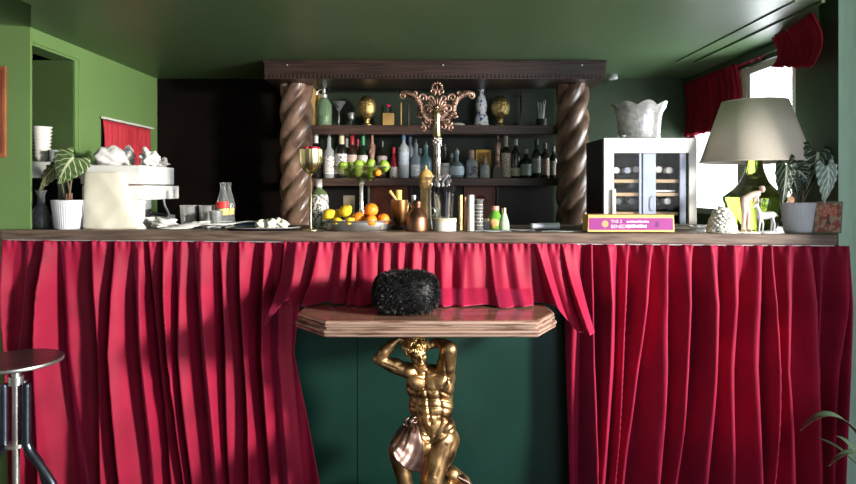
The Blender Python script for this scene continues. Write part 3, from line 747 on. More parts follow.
SH = {  # (r, z) as fractions of radius and height: body outline, label zone
 'wine': ([(0, 0), (.92, 0), (1, .02), (1, .56), (.93, .63), (.45, .73), (.32, .78), (.30, .97), (.36, .975), (.36, 1), (0, 1)], (.10, .48)),
 'spirit': ([(0, 0), (.93, 0), (1, .02), (1, .60), (.9, .67), (.40, .76), (.34, .80), (.33, .96), (.40, .965), (.40, 1), (0, 1)], (.10, .54)),
 'squat': ([(0, 0), (.93, 0), (1, .03), (1, .52), (.88, .62), (.42, .70), (.34, .74), (.34, .96), (.42, .97), (.42, 1), (0, 1)], (.10, .48)),
 'vodka': ([(0, 0), (.92, 0), (1, .02), (1, .62), (.95, .68), (.36, .78), (.31, .82), (.31, 1), (0, 1)], (.12, .50)),
 'flask': ([(0, 0), (.55, 0), (.85, .06), (1, .25), (.97, .40), (.70, .56), (.30, .64), (.24, .68), (.24, .92), (.32, .93), (.32, 1), (0, 1)], (.13, .42)),
 'slim': ([(0, 0), (.9, 0), (1, .02), (.95, .35), (.62, .62), (.45, .72), (.42, .97), (.5, 1), (0, 1)], (.10, .34)),
}
def bottle(px, py, w, shape, label, body, paper=None, ink=(.1, .1, .1), cap=None, pourer=False, Y=3.74, z=None, group='spirit bottles on the back bar shelf', lz=None, cat='bottle', name='bottle', sq=False, fill=None, base_py=178, back=False, spec_cap=.16):
    if z is None: z = SZ2
    H = (base_py-py)*Y/F; R = w*Y/F/2
    prof, (l0, l1) = SH[shape]
    if pourer: H *= .86
    t = thing(name, label, cat, (PX(px, Y), Y, z), 0, group)
    fn = None
    if sq:
        def fn(r, zz, a):
            if zz > H*.66 or r < 1e-5: return r, zz
            k = (abs(cos(a))**6+abs(sin(a))**6)**(-1/6); return r*(.92*k), zz
    MB().lathe([(a*R, b*H) for a, b in prof], n=28, fn=fn).build('glass_body', body, t, angle=50)
    if fill:
        MB().lathe([(a*R*.86, .01*H+b*H*.8) for a, b in prof[:4]]+[(0, prof[3][1]*H*.8+.01*H)], n=20, fn=fn).build('liquid', fill, t)
    if paper:
        if lz: l0, l1 = lz
        rr = R*1.012
        m = MB()
        def lp(u, v):
            a = -pi/2+(u-.5)*2.5; zz = (l0+(l1-l0)*v)*H
            r_ = rr
            if sq: r_ = rr*.93*(abs(cos(a))**6+abs(sin(a))**6)**(-1/6)
            if shape in ('flask',): r_ = interp([(b_, a_) for a_, b_ in prof[:-1]], zz/H)*R*1.02
            if shape == 'slim': r_ = interp([(b_, a_) for a_, b_ in prof[:-1]], zz/H)*R*1.03
            return (r_*cos(a), r_*sin(a), zz)
        m.grid(14, 6, lp, uv=False); m.build('label', lmat(paper, ink), t, angle=180, open=True)
    if cap:
        rn = prof[-3][0]*R+.0012; m = MB(); m.lathe([(rn, H*(1-spec_cap)), (rn, H*1.0), (rn*.9, H*1.006), (0, H*1.006)], n=18); m.build('cap', mat('cap_%d' % len(bpy.data.materials), cap, .35), t)
    if pourer:
        m = MB(); m.lathe([(0, H), (R*.30, H), (R*.26, H+.012), (.004, H+.018), (.0028, H*1.163), (0, H*1.163)], n=12)
        m.build('pourer', 'steel', t)
    return t
WH = (.90, .88, .84); CRM = (.75, .66, .48); K = (.05, .05, .06)
clear = mat('clear_spirit_glass', (.86, .89, .90), .05, trans=.55, scale=12, c2=(.70, .74, .76)); aqua = mat('aqua_glass', (.45, .82, .88), .05, trans=.6, scale=12); blue = mat('pale_blue_glass', (.66, .80, .92), .05, trans=.6, scale=12); grn = gmat((.15, .35, .12), .2)
frost = mat('frosted_bottle', (.80, .86, .92), .25, trans=.4)
dk = dark((.015, .013, .012)); dkg = dark((.012, .03, .014)); dkb = dark((.04, .018, .010)); redl = dark((.30, .01, .03)); pink = mat('cherry_liquid', (.35, .02, .06), .3)
bottle(316, 133, 12, 'wine', 'dark wine bottle with white capsule partly behind the gold goblet', dk, cap=(.75, .73, .70), spec_cap=.22)
bottle(329, 131, 12, 'spirit', 'clear pourer bottle with dark red spirit and cream label, second on the shelf', clear, WH, (.35, .2, .2), pourer=True, fill=pink)
bottle(341.5, 133, 13, 'spirit', 'black-and-white labelled bottle with cream cap beside red-spirit pourer bottle', dk, WH, K, cap=(.78, .66, .42), spec_cap=.25)
bottle(347, 138, 9, 'wine', 'white-capped bottle half hidden behind black-and-white labelled bottle', dk, cap=(.7, .7, .68), Y=3.83, spec_cap=.22)
bottle(352, 135, 11, 'wine', 'cream-labelled vermouth bottle with red capsule above the fruit bowl', dkb, (.72, .60, .52), (.5, .15, .12), cap=(.45, .03, .05), lz=(.10, .54), spec_cap=.22)
bottle(357, 139, 8, 'squat', 'pink stoppered bottle behind the red-capsuled vermouth bottle', dark((.5, .06, .09)), cap=(.6, .1, .16), Y=3.84)
bottle(363, 136, 11, 'wine', 'dark green bottle with green capsule and white label above the fruit bowl', dkg, WH, (.5, .3, .3), cap=(.05, .30, .12), lz=(.12, .54), spec_cap=.22)
bottle(382, 141, 11, 'wine', 'black bottle with white collar right of the pink statuette', dk, (.62, .50, .50), K, cap=(.02, .02, .02), lz=(.42, .60))
bottle(394, 147, 10, 'slim', 'small bright red bottle with square white label', redl, WH, (.3, .05, .05), cap=(.65, .03, .06), lz=(.02, .36), spec_cap=.20)
bottle(403.5, 133, 11, 'vodka', 'tall frosted vodka bottle with blue-grey cap', frost, (.62, .68, .76), (.30, .36, .50), cap=(.18, .28, .45), lz=(.30, .58), Y=3.72)
bottle(410, 135, 9, 'vodka', 'pale blue capped bottle behind the frosted vodka bottle', frost, cap=(.30, .45, .60), Y=3.83)
bottle(416, 139, 11, 'squat', 'blue-clear gin bottle with metal pourer and white label', blue, WH, (.3, .35, .5), pourer=True, lz=(.06, .40))
bottle(420, 148, 7, 'squat', 'small clear bottle with round white stopper behind gin bottle', clear, cap=(.8, .78, .74), Y=3.84)
bottle(426, 141, 12, 'squat', 'aqua glass gin bottle with pourer just left of the candelabrum shaft', aqua, pourer=True)
bottle(445, 144, 11, 'flask', 'dark flask with pourer and round white label right of candelabrum shaft', dk, WH, (.5, .5, .45), pourer=True, lz=(.08, .52))
bottle(451.5, 153, 7, 'squat', 'small clear bottle with white stopper behind the dark flask', clear, cap=(.8, .79, .76), Y=3.84)
bottle(457, 148, 15, 'flask', 'round pale blue flask bottle with oval white label and pourer', blue, (.76, .82, .86), (.3, .5, .6), pourer=True, lz=(.12, .46), Y=3.72)
bottle(471.5, 150, 13, 'squat', 'square clear tequila bottle with dark label and cork stopper', clear, (.05, .06, .10), (.5, .5, .5), cap=(.62, .42, .30), sq=True, lz=(.08, .42), spec_cap=.28)
bottle(485, 158, 10, 'squat', 'small clear bottle in front of the golden picture', clear, cap=(.4, .3, .2), Y=3.72)
bottle(506, 136, 10, 'wine', 'tall bottle covered by cream and red print beside dark statuette', dkb, (.78, .70, .60), (.45, .18, .12), cap=(.68, .60, .48), lz=(.02, .60), spec_cap=.28)
bottle(515.5, 139, 10, 'spirit', 'dark whisky bottle with cream strip label at its foot', dk, (.70, .66, .50), (.2, .2, .15), cap=(.45, .44, .42), lz=(.06, .26))
bottle(526, 149, 12, 'squat', 'short dark bottle with grey-green label, shortest of the right-hand bottles', dk, (.45, .52, .50), (.15, .2, .2), cap=(.35, .33, .30))
bottle(536.5, 139, 10, 'wine', 'dark green bottle with pale grey label near right column', dkg, (.48, .52, .50), (.3, .3, .3), cap=(.015, .02, .02), lz=(.14, .50))
bottle(545, 143, 9, 'spirit', 'brown bottle with small speckled label near right column', dkb, (.45, .34, .26), (.08, .05, .04), cap=(.12, .10, .09))
bottle(553.5, 146, 8, 'spirit', 'dark bottle with narrow pale label beside the right column', dk, (.5, .48, .44), K, cap=(.2, .18, .17), Y=3.78)

def statuette(px, py, label, mt, Y=3.72, z=None, base=178, block=None, w=5):
    z = SZ2 if z is None else z; H = (base-py)*Y/F; r = w*Y/F/2
    t = thing('statuette', label, 'statuette', (PX(px, Y), Y, z))
    b0 = 0
    if block:
        b0 = H*.25; MB().box(-r*1.7, r*1.7, -r*1.5, r*1.5, 0, b0, taper=.86).build('pedestal', block, t, smooth=False, bevel=.001)
    h = H-b0; m = MB()
    m.lathe([(0, b0), (r*1.15, b0), (r*.95, b0+h*.10), (r*.72, b0+h*.40), (r*.85, b0+h*.60), (r*.92, b0+h*.70), (r*.4, b0+h*.80), (r*.36, b0+h*.82), (0, b0+h*.82)], n=24, fn=lambda q, zz, a: (q*(1+.10*sin(a*9+zz*60)), zz))
    m.ell((0, -r*.05, b0+h*.885), (r*.42, r*.44, h*.085)); 
    m.lathe([(r*.50, b0+h*.76), (r*.55, b0+h*.86), (r*.45, b0+h*.95), (.0, b0+h)], n=20, a0=radians(-30), a1=radians(210))
    for s in (-1, 1):
        m.cap((s*r*.85, 0, b0+h*.70), (s*r*.75, -r*.7, b0+h*.55), r*.26, r*.22, n=10); m.cap((s*r*.75, -r*.7, b0+h*.55), (s*r*.12, -r*1.0, b0+h*.66), r*.22, r*.17, n=10)
    m.build('figure', mt, t, angle=60); return t
statuette(372, 132, 'pinkish robed praying statuette between bottles above the fruit', mat('rose_plaster', (.48, .26, .20), .5, c2=(.28, .13, .10), scale=40), w=6.5)
statuette(497.5, 133, 'slender bronze robed statuette on a square dark pedestal', 'rose', block='beamwood', w=6)
# golden picture leaning at the back of the shelf
t = thing('golden_picture', 'small golden picture with dark figure behind clear bottle on shelf', 'picture', (PX(483.5, 3.82), 3.82, SZ2), 0); w_, h_ = W(7.8, 3.82), W(29, 3.82)
MB().box(-w_, w_, 0, .012, 0, h_).build('frame', mat('gilt_icon_frame', (.75, .42, .06), .4, .3), t, smooth=False, bevel=.002)
m = MB(); m.box(-w_*.78, w_*.78, -.002, 0, h_*.10, h_*.90); m.build('print', mat('icon_ground', (.80, .50, .08), .5, c2=(.45, .16, .04), scale=28), t, smooth=False)
m = MB(); m.prism([(-w_*.3, h_*.15), (w_*.3, h_*.15), (w_*.22, h_*.55), (w_*.1, h_*.66), (w_*.12, h_*.78), (0, h_*.84), (-w_*.12, h_*.78), (-w_*.1, h_*.66), (-w_*.22, h_*.55)], -.003, -.002); m.build('painted_figure', mat('icon_robe', (.30, .08, .04), .6), t, smooth=False)

# top shelf
Z1 = SZ1
def tp(px, py, Y=3.74): return PZ(py, Y)-PZ(125, Y)
h = tp(0, 82); r = W(8, 3.74)
t = turned('soda_siphon', 'pale green glass soda siphon with metal head at left of top shelf', 'siphon', 324, 3.74, Z1, [
 ('glass_body', 'siphon', [(0, 0), (r*.9, 0), (r, .01), (r*.98, h*.50), (r*.75, h*.60), (r*.35, h*.68), (0, h*.68)], {'flute': (12, .05)}),
 ('siphon_head', 'steel', [(0, h*.67), (r*.42, h*.67), (r*.42, h*.74), (r*.2, h*.78), (r*.2, h*.88), (r*.3, h*.90), (r*.2, h), (0, h)], {})])
m = MB(); m.tube([(0, 0, h*.86), (-r*.5, -.004, h*.86), (-r*.85, -.006, h*.80), (-r*.9, -.006, h*.74)], .003); m.tube([(0, 0, h*.90), (r*.4, 0, h*.95), (r*.65, 0, h*.86)], .0025); m.build('spout', 'steel', t)
t = thing('cocktail_glass', 'clear martini glass with twisted stem next to the siphon', 'glass', (PX(339, 3.74), 3.74, Z1)); h = tp(0, 100)
MB().lathe([(0, 0), (W(4.5, 3.74), 0), (W(4, 3.74), .003), (.003, .006), (.004, h*.2), (.006, h*.35), (.003, h*.5), (.003, h*.58), (W(7, 3.74), h), (W(6.6, 3.74), h), (0, h*.61)], n=24).build('glass_body', 'glass', t)
t = thing('shot_glass', 'small clear stemmed glass between martini glass and gold head', 'glass', (PX(351, 3.76), 3.76, Z1)); h = tp(0, 111)
MB().lathe([(0, 0), (.016, 0), (.003, .006), (.003, h*.4), (.020, h*.55), (.022, h), (.0205, h), (.018, h*.57), (0, h*.46)], n=24).build('glass_body', 'glass', t)
def goldhead(px, py, w, label):
    h = tp(0, py); r = W(w/2, 3.74); t = thing('gold_head_cup', label, 'ornament', (PX(px, 3.74), 3.74, Z1), 0)
    m = MB(); m.lathe([(0, 0), (r*.62, 0), (r*.62, h*.05), (r*.34, h*.12), (r*.34, h*.20), (r*.5, h*.27), (0, h*.27)], n=28); m.build('foot', 'brass', t)
    m = MB(); m.ell((0, 0, h*.62), (r, r*.92, h*.385), n=36, m=22, fn=lambda v, q: q*(1+.035*sin(v[2]*22)+.035*sin(math.atan2(v[1], v[0])*18)))
    m.cap((0, -r*.93, h*.70), (0, -r*1.04, h*.57), r*.07, r*.13, n=10)
    for s in (-1, 1): m.ell((s*r*.33, -r*.86, h*.68), (r*.17, r*.09, h*.035)); m.ell((s*r*.36, -r*.80, h*.76), (r*.24, r*.09, h*.02))
    m.ell((0, -r*.90, h*.46), (r*.24, r*.09, h*.03)); m.build('face', 'brass', t, angle=180); return t
goldhead(367, 94, 18, 'gold woven head-shaped ornament on foot, left of the carved candelabrum'); goldhead(500.5, 94, 18.5, 'gold woven head-shaped ornament on foot beside white patterned bottle')
t = thing('wooden_box', 'little orange-brown wooden box on the top shelf', 'box', (PX(388.5, 3.74), 3.74, Z1)); w_ = W(5.4, 3.74); h = tp(0, 112)
MB().box(-w_, w_, -w_, w_, 0, h*.8).build('box_body', 'goldwood', t, smooth=False, bevel=.001); MB().box(-w_, w_, -w_, w_, h*.81, h).build('lid', 'goldwood', t, smooth=False, bevel=.001)
t = thing('rose_ornament', 'small red rose standing on the little wooden box', 'ornament', (PX(388, 3.74), 3.74, Z1+h)); h2 = W(11, 3.74)
MB().tube([(0, 0, 0), (.001, 0, h2*.5)], .0018).build('stem', 'stem', t)
m = MB()
for i in range(9): a = i*2.4; m.ell((cos(a)*.0012*i*.9, sin(a)*.0012*i*.9, h2*.72+.001*sin(i)), (.007, .007, .011-.0006*i), n=10, m=8)
m.build('bloom', mat('rose_red', (.60, .02, .08), .5), t)
for i, px in enumerate((401, 408.5)):
    o = MB().lathe([(0, 0), (.0055, 0), (.0055, W(23-i, 3.78)), (.002, W(25-i, 3.78)), (0, W(25-i, 3.78))], n=12).build('taper_candle', 'goldwood' if i == 0 else 'shelfwood', None); o.location = (PX(px, 3.78), 3.78, Z1)
    tag(o, ('ochre thin taper candle behind the carved candelabrum' if i == 0 else 'dark brown thin taper candle behind the carved candelabrum'), 'candle')
o = MB().ell((0, 0, .008), (.042, .03, .011), fn=lambda v, q: (q.x, q.y, q.z*(1+.3*sin(v[0]*14)))).build('shell_dish', 'offwhite', None); o.location = (PX(458, 3.70), 3.70, Z1); tag(o, 'flat cream shell on the top shelf right of candelabrum', 'shell')
h = tp(0, 81); r = W(7.5, 3.74)
t = thing('ceramic_decanter', 'tall white ceramic decanter with blue pattern and bell-shaped stopper', 'decanter', (PX(481.5, 3.74), 3.74, Z1))
dm = mat('blue_white_glaze', (.80, .82, .84), .2, c2=(.08, .12, .28), scale=55, lo=.40, hi=.46, detail=1)
MB().lathe([(0, 0), (r, 0), (r*1.0, h*.05), (r*.86, h*.22), (r*.62, h*.30), (r*.70, h*.40), (r*.78, h*.52), (r*.50, h*.68), (r*.30, h*.76), (r*.30, h*.82), (0, h*.82)], n=32).build('body', dm, t)
MB().lathe([(0, h*.825), (r*.42, h*.825), (r*.66, h*.90), (r*.74, h*.93), (r*.35, h*.955), (r*.2, h*.97), (r*.2, h), (0, h)], n=24).build('stopper', dm, t)
t = thing('crucifix_figure', 'dark standing crucifix on the top shelf near the right column', 'figurine', (PX(521.5, 3.80), 3.80, Z1)); h = W(44, 3.8)
m = MB(); m.box(-.022, .022, -.018, .018, 0, .03); m.box(-.008, .008, -.006, .006, .03, h); m.box(-.030, .030, -.005, .005, h*.70, h*.77); m.build('cross', 'beamwood', t, smooth=False, bevel=.001)
m = MB(); m.cap((0, -.012, h*.35), (0, -.012, h*.68), .006, .009, n=10); m.ell((0, -.014, h*.77), .008); m.cap((-.005, -.012, h*.70), (-.026, -.009, h*.75), .004, .003, n=8); m.cap((.005, -.012, h*.70), (.026, -.009, h*.75), .004, .003, n=8); m.build('figure', 'shelfwood', t)
t = thing('dark_cup', 'black cup holding thin clear sticks by the right column', 'cup', (PX(541.5, 3.78), 3.78, Z1))
MB().lathe([(0, 0), (.030, 0), (.034, .05), (.031, .05), (.028, .004), (0, .004)], n=24).build('cup_body', 'black', t)
m = MB()
for i in range(7): a = i*.9; m.tube([(.010*cos(a), .010*sin(a), .006), (.024*cos(a), .02*sin(a), W(27, 3.78)-.004*i)], .0017, n=6)
m.build('stick', 'brushed', t)
# ---------------------------------------------------------------- carved candelabrum
YA = 2.95
t = thing('carved_candelabrum', 'tall ornate carved candelabrum with scrolled arms and fluted shaft', 'candelabrum', (PX(437, YA), YA, CT))
def A(px, py, d=0): return Vector((PX(px, YA)-PX(437, YA), d, PZ(py, YA)-CT))
m = MB(); zb_ = A(0, 180).z
m.lathe([(0, 0), (.055, 0), (.055, .012), (.030, .025), (.016, .05), (.014, zb_), (0, zb_)], n=24); m.build('base', 'brushed', t)
m = MB(); z1_ = A(0, 138).z
m.lathe([(0, zb_), (W(4.6, YA), zb_), (W(4.4, YA), zb_+.01), (W(3.6, YA), zb_+.015), (W(3.6, YA), z1_-.04), (W(4.4, YA), z1_-.03), (W(4.8, YA), z1_), (0, z1_)], n=48, fn=lambda r_, z_, a: (r_*(1-.12*abs(sin(a*5))), z_))
for i in range(22): a = i*2.4; m.ell((W(4.2, YA)*cos(a), W(4.2, YA)*sin(a), z1_-.035+.0016*i), (.005, .005, .006), n=8, m=6)
m.build('fluted_shaft', mat('tarnished_silver', (.42, .38, .34), .36, 1, c2=(.12, .10, .09), scale=40, bump=.5), t)
for s in (-1, 1):
    m = MB()
    def q(dx, py, d=0): v = A(437+s*dx, py, d); return v
    m.tube(spline([q(35, 96), q(34, 93.5), q(30, 93.5), q(25, 95), q(20, 99), q(17, 105), q(16, 112), q(13, 117), q(9, 119)], 6), [.010+.006*sin(i/49*pi) for i in range(49)], n=10)
    def scroll(cx, cy, r0, turns, st, rad=.0045):
        pts = []
        for i in range(22):
            u = i/21; a = st+turns*2*pi*u; rr = r0*(1-.8*u); pts.append(q(cx+rr*cos(a), cy+rr*sin(a), -.004-.006*u))
        m.tube(pts, [1.5*rad*(1-.35*i/21) for i in range(22)], n=8)
    for a in ((34, 96, 3.5, 1.2, -1.5), (11, 109, 5, 1.3, 2.2), (15, 98, 4.5, 1.2, 2.5), (10, 122, 5, 1.3, 0), (7, 99, 4, 1.2, 1), (17, 114, 4, 1.2, .5), (22, 93, 2.6, 1, 0), (4.5, 92, 3.4, 1.1, 2), (6, 127, 4, 1.2, 3), (14, 128, 3, 1.1, 1.4)): scroll(*a)
    for i in range(16):
        u = i/15; px_ = interp([(0, 31), (.4, 20), (.7, 15.5), (1, 9)], u); py_ = interp([(0, 93), (.4, 98), (.7, 113), (1, 121)], u)
        m.ell(q(px_, py_, -.012), (.008, .006, .0045), T=Euler((0, i*.8, 0)).to_matrix(), n=8, m=6)
    m.build('scrolled_arm', 'rose', t, angle=180)
m = MB()
for i in range(9):
    a = pi*(.1+.8*i/8); m.tube([A(437, 112, -.004), A(437+9*cos(a), 112-12*sin(a), -.010), A(437+12*cos(a), 112-15*sin(a), -.004)], [.004, .007, .003], n=8)
for i in range(7): a = pi*i/6; m.ell(A(437+5*cos(a), 88-5*sin(a), -.004), (.007, .006, .008), n=8, m=6)
m.cap(A(437, 92), A(437, 86), .008, .002, n=10); m.ell(A(437, 116, .006), (.070, .008, .052), n=20, m=12)
for s in (-1, 1):
    for i in range(9): m.ell(A(437+s*(4+i*1.6), 124-abs(4-i)*.9-i, -.012), (.009, .007, .006), n=8, m=6)
m.build('crest', 'rose', t, angle=180)
m = MB(); h0 = A(0, 137).z; h1 = A(0, 104).z; d_ = -.018; hh_ = h1-h0
T0 = Vector((0, d_, h0))
m.lathe([(0, 0), (.020, 0), (.017, hh_*.1), (.013, hh_*.4), (.016, hh_*.65), (.013, hh_*.75), (.006, hh_*.8), (0, hh_*.8)], c=T0, n=20, fn=lambda r_, z_, a: (r_*(1+.08*sin(7*a)), z_)); m.ell(T0+Vector((0, 0, hh_*.89)), (.009, .009, .012)); m.lathe([(.010, hh_*.8), (.011, hh_*.92), (0, hh_)], c=T0, n=14, a0=radians(-20), a1=radians(200))
m.cap(T0+Vector((-.014, -.005, hh_*.62)), T0+Vector((0, -.018, hh_*.55)), .004, .003, n=8); m.cap(T0+Vector((.014, -.005, hh_*.62)), T0+Vector((0, -.018, hh_*.55)), .004, .003, n=8)
m.build('gilt_figure', 'palegold', t, angle=70)
# ---------------------------------------------------------------- things on the counter, left end
t = thing('espresso_machine', 'boxy white espresso machine on the counter, towels on top', 'coffee machine', (0, 0, CT))
x0, x1, y0, y1 = -1.535, -1.268, 2.735, 3.10
def zc(py, Y): return PZ(py, Y)-CT
m = MB(); zt = zc(165, 2.735)
m.box(x0, x1, y0, y1, zt-.085, zt); m.build('top_housing', 'white', t, smooth=False, bevel=.006)
m = MB(); m.box(x0, x1+.012, y0+.012, y1+.03, zt-.155, zt-.09); m.build('group_housing', 'white', t, smooth=False, bevel=.005)
m = MB(); m.box(x0, x1-.01, y0+.01, y0+.07, .015, zt-.155); m.box(x0, x0+.06, y0+.07, y1, .015, zt-.155); m.box(x0, x1+.005, y0+.01, y1, 0, .045); m.build('side_panel', 'white', t, smooth=False, bevel=.004)
m = MB(); m.lathe([(0, zt-.235), (.030, zt-.235), (.034, zt-.225), (.034, zt-.156), (0, zt-.156)], c=(x1-.05, 2.87, 0), n=24); m.cap((x1-.03, 2.87, zt-.215), (x1+.03, 2.93, zt-.23), .009, .008); m.build('portafilter', 'black', t)
m = MB(); m.tube(spline([(x1+.002, 2.97, zt-.15), (x1+.004, 2.975, zt-.18), (x1+.010, 2.98, zt-.20), (x1+.02, 3.0, zt-.24)], 5), .005); m.build('steam_wand', 'steel', t)
bag = thing('paper_bag', 'large creased cream paper bag standing in front of the espresso machine', 'bag', (PX(110, 2.69), 2.69, CT))
rnd = random.Random(3)
def bagpt(u, v):
    a = u*2*pi; w0, w1 = interp([(0, W(25.5, 2.69)), (1, W(25.5, 2.69))], v), interp([(0, W(36, 2.69)), (.12, W(30, 2.69)), (.4, W(23, 2.69)), (1, W(13, 2.69))], v)
    cx_, sy = cos(a), sin(a); k = (abs(cx_)**4+abs(sy)**4)**(-.25)
    x = cx_*k*(w1 if cx_ > 0 else w0); y = sy*k*.036*(1-.45*v)
    n = .0032*abs(sin(x*21+v*4))+.0022*abs(sin(x*33-v*7+1))*(1-v)
    return (x, y+n*(1 if sy < 0 else .3), W(57, 2.69)*v+.001*sin(a*5))
m = MB(); m.grid(64, 24, bagpt, uv=False); m.build('bag_body', 'paper', bag, solid=.0012, angle=25)
def crumple(name, label, cat, c, r, mt, seed, amp=.25, T=None, group=None, lobes=1, stripe=None):
    rnd = random.Random(seed); m = MB(); 
    for j in range(lobes):
        ph = [rnd.uniform(0, 6.28) for _ in range(6)]; off = (0, 0, 0) if lobes == 1 else ((j/(lobes-1)-.5)*r[0]*1.35, rnd.uniform(-.2, .2)*r[1], rnd.uniform(-.15, .05)*r[2])
        rr = r if lobes == 1 else (r[0]*.42, r[1]*.75, r[2]*rnd.uniform(.8, 1.0))
        def fn(v, w, ph=ph):
            f_ = 1+amp*(sin(v[0]*5+ph[0])*sin(v[1]*4+ph[1])+.6*sin(v[2]*7+v[0]*6+ph[2])+.35*sin(v[0]*13+ph[3])*sin(v[2]*11+ph[4])); q_ = w*f_
            return (q_.x, q_.y, max(q_.z, -rr[2]*.8))
        m.ell((off[0], off[1], rr[2]*.8), rr, n=40, m=26, fn=fn)
    mn = min(v[2] for v in m.v); m.v = [(a, b_, c_-mn) for a, b_, c_ in m.v]
    o = m.build(name, mt, None, angle=180); o.location = c; return tag(o, label, cat, group)
zt_ = CT+zt
stripes = mat('striped_towel', (.74, .72, .69), .85, c2=(.16, .16, .18), scale=26, stretch=(1, .12, .12), lo=.36, hi=.40, detail=0)
crumple('towel', 'rolled plain white towel at the left edge of the espresso machine top', 'towel', (-1.465, 2.86, zt_+.001), (.066, .065, .050), 'towel', 5, .10)
crumple('towel', 'crumpled white towel with dark stripes in the middle of the machine top', 'towel', (-1.375, 2.93, zt_+.001), (.092, .08, .050), stripes, 8, .30, lobes=2)
crumple('towel', 'small grey crumpled cloth at the far right of the machine top', 'towel', (-1.315, 3.05, zt_+.001), (.04, .035, .025), mat('grey_cloth', (.45, .43, .42), .9, c2=(.2, .19, .19), scale=30), 12, .25)
# white grinder unit in the niche corner
t = thing('glass_shelf_unit', 'white shelf unit beside green niche, carrying bowls and glasses', 'shelf unit', (0, 0, CT))
m = MB(); ux0, ux1 = -1.63, -1.545; zu = zc(162, 2.88)
m.box(-2.05, ux1, 2.84, 2.99, zu-.075, zu); m.build('shelf', 'white', t, smooth=False, bevel=.004)
for ux in (-2.05, -1.562): MB().box(ux, ux+.017, 2.87, 2.965, 0, zu-.0755).build('upright', 'white', t, smooth=False, bevel=.002)
m = MB(); m.box(-2.04, ux1, 2.97, 2.99, 0, zu-.076); m.build('back_panel', 'black', t, smooth=False)
zs = CT+zu
bw = None; bc = P(44, 160, 2.92)
for i in range(9):
    r_ = .036+.0035*i*.5; prof = [(0, 0), (r_*.45, 0), (r_*.95, .030), (r_, .034), (r_*.95, .034), (r_*.43, .004), (0, .004)]
    if not bw:
        bw = MB().lathe(prof, n=36).build('white_bowl', 'china', None); o = bw
    else: o = bw.copy(); COL.objects.link(o); o.scale = (1+.035*i*.9, 1+.035*i*.9, 1)
    o.location = (PX(42, 2.92), 2.92, zs+.001+i*.0165)
    tag(o, ['lowest white china bowl of the tall stack, touching the shelf', 'white china bowl resting directly on the lowest bowl of the stack', 'third white china bowl up from the shelf in the stack', 'white china bowl just below the middle one of the tall stack', 'middle white china bowl of the tall nested stack', 'white china bowl just above the middle one of the tall stack', 'third white china bowl down from the top of the stack', 'white china bowl directly under the topmost one', 'topmost white china bowl of the tall nested stack'][i], 'bowl', 'nested white bowls')
tg = None
for i, (x, y) in enumerate(((PX(54, 2.88), 2.88), (PX(63, 2.95), 2.95))):
    if tg is None: tg = MB().lathe([(0, .0), (.020, .0), (.026, .055), (.0245, .055), (.0185, .003), (0, .003)], n=28, fn=lambda r, z, a: (r*(1+.03*sin(12*a)), z)).build('glass_tumbler', 'cutglass', None); o = tg
    else: o = tg.copy(); COL.objects.link(o)
    o.location = (x, y, zs+.0005); tag(o, ('cut glass tumbler beside the bowl stack on the white shelf, nearer one', 'cut glass tumbler at the back corner of the white shelf')[i], 'glass', 'tumblers on the white shelf')
# carafes under it
for i, (px, Y) in enumerate(((41, 2.80), (62, 2.79))):
    h = W(35 if i == 0 else 60, Y); r_ = W(9, Y); h = W(37, Y) if i == 0 else W(46, Y)
    t = thing('glass_carafe', ('clear glass carafe between green pier and the white ribbed pot', 'tall cut glass carafe behind the veined plant on the left')[i], 'carafe', (PX(px, Y), Y, CT), 0, 'carafes at the left end')
    MB().lathe([(0, 0), (r_, 0), (r_*1.05, h*.25), (r_*.8, h*.45), (r_*.40, h*.65), (r_*.40, h*.85), (r_*.62, h), (r_*.56, h), (r_*.34, h*.85), (r_*.33, h*.66), (r_*.74, h*.44), (r_*.97, h*.25), (r_*.92, .006), (0, .006)], n=28).build('glass_body', 'cutglass', t)
def ribpot(px, Y, w, h, label, m2=False):
    t = thing('potted_plant', label, 'plant', (PX(px, Y), Y, CT)); r = W(w/2, Y); H = W(h, Y)
    MB().lathe([(0, 0), (r*.72, 0), (r*.80, .006), (r, H*.95), (r, H), (r*.92, H), (r*.90, H*.86), (0, H*.86)], n=168, fn=lambda q, z, a: (q*(1-(.075 if (q > r*.75 and .003 < z < H*.94) else 0)*abs(sin(21*a))), z)).build('ribbed_pot', 'ribpot', t, angle=75)
    MB().lathe([(0, H*.87), (r*.90, H*.865)], n=20).build('soil', 'soil', t); return t, H, r
def bigleaf(par, base, att, tip, w, mt, side, stem=True, cup=.25):
    """arrow-shaped veined leaf: stalk from base to att, blade from att to tip; side = across direction"""
    base, att, tip, side = Vector(base), Vector(att), Vector(tip), Vector(side).normalized()
    d = tip-att; nrm = d.cross(side).normalized()
    if nrm.y > 0: nrm = -nrm
    s0 = att-d*.28
    def pt(u, v):
        x = (u-.5)*2; p = s0+(tip-s0)*v
        ww = w*interp([(0, .45), (.06, .72), (.2, .96), (.35, 1), (.55, .82), (.75, .50), (.9, .2), (1, .0)], v)
        notch = max(0, .22-v)/.22
        p = p+d*notch*.30*(1-abs(x))**.8
        scal = 1+.05*sin(v*38)
        return p+side*x*ww*scal-nrm*(cup*w*abs(x)**1.5)+nrm*(.02*sin(v*pi))+nrm*.004*sin(v*40)*abs(x)
    m = MB(); m.grid(22, 40, pt); m.build('leaf', mt, par, solid=.0012, angle=180)
    if stem: m = MB(); m.tube(bez(base, (base+att)/2+Vector((0, 0, (att-base).length*.18)), att, 10), [.0045-.0002*i for i in range(11)], n=8); m.build('leaf_stalk', 'stem', par)
Yp = 2.68
t, H, r = ribpot(68.5, Yp, 31, 29, 'veined-leaf plant in white ribbed pot at left end of counter')
o0 = Vector((PX(68.5, Yp), Yp, CT))
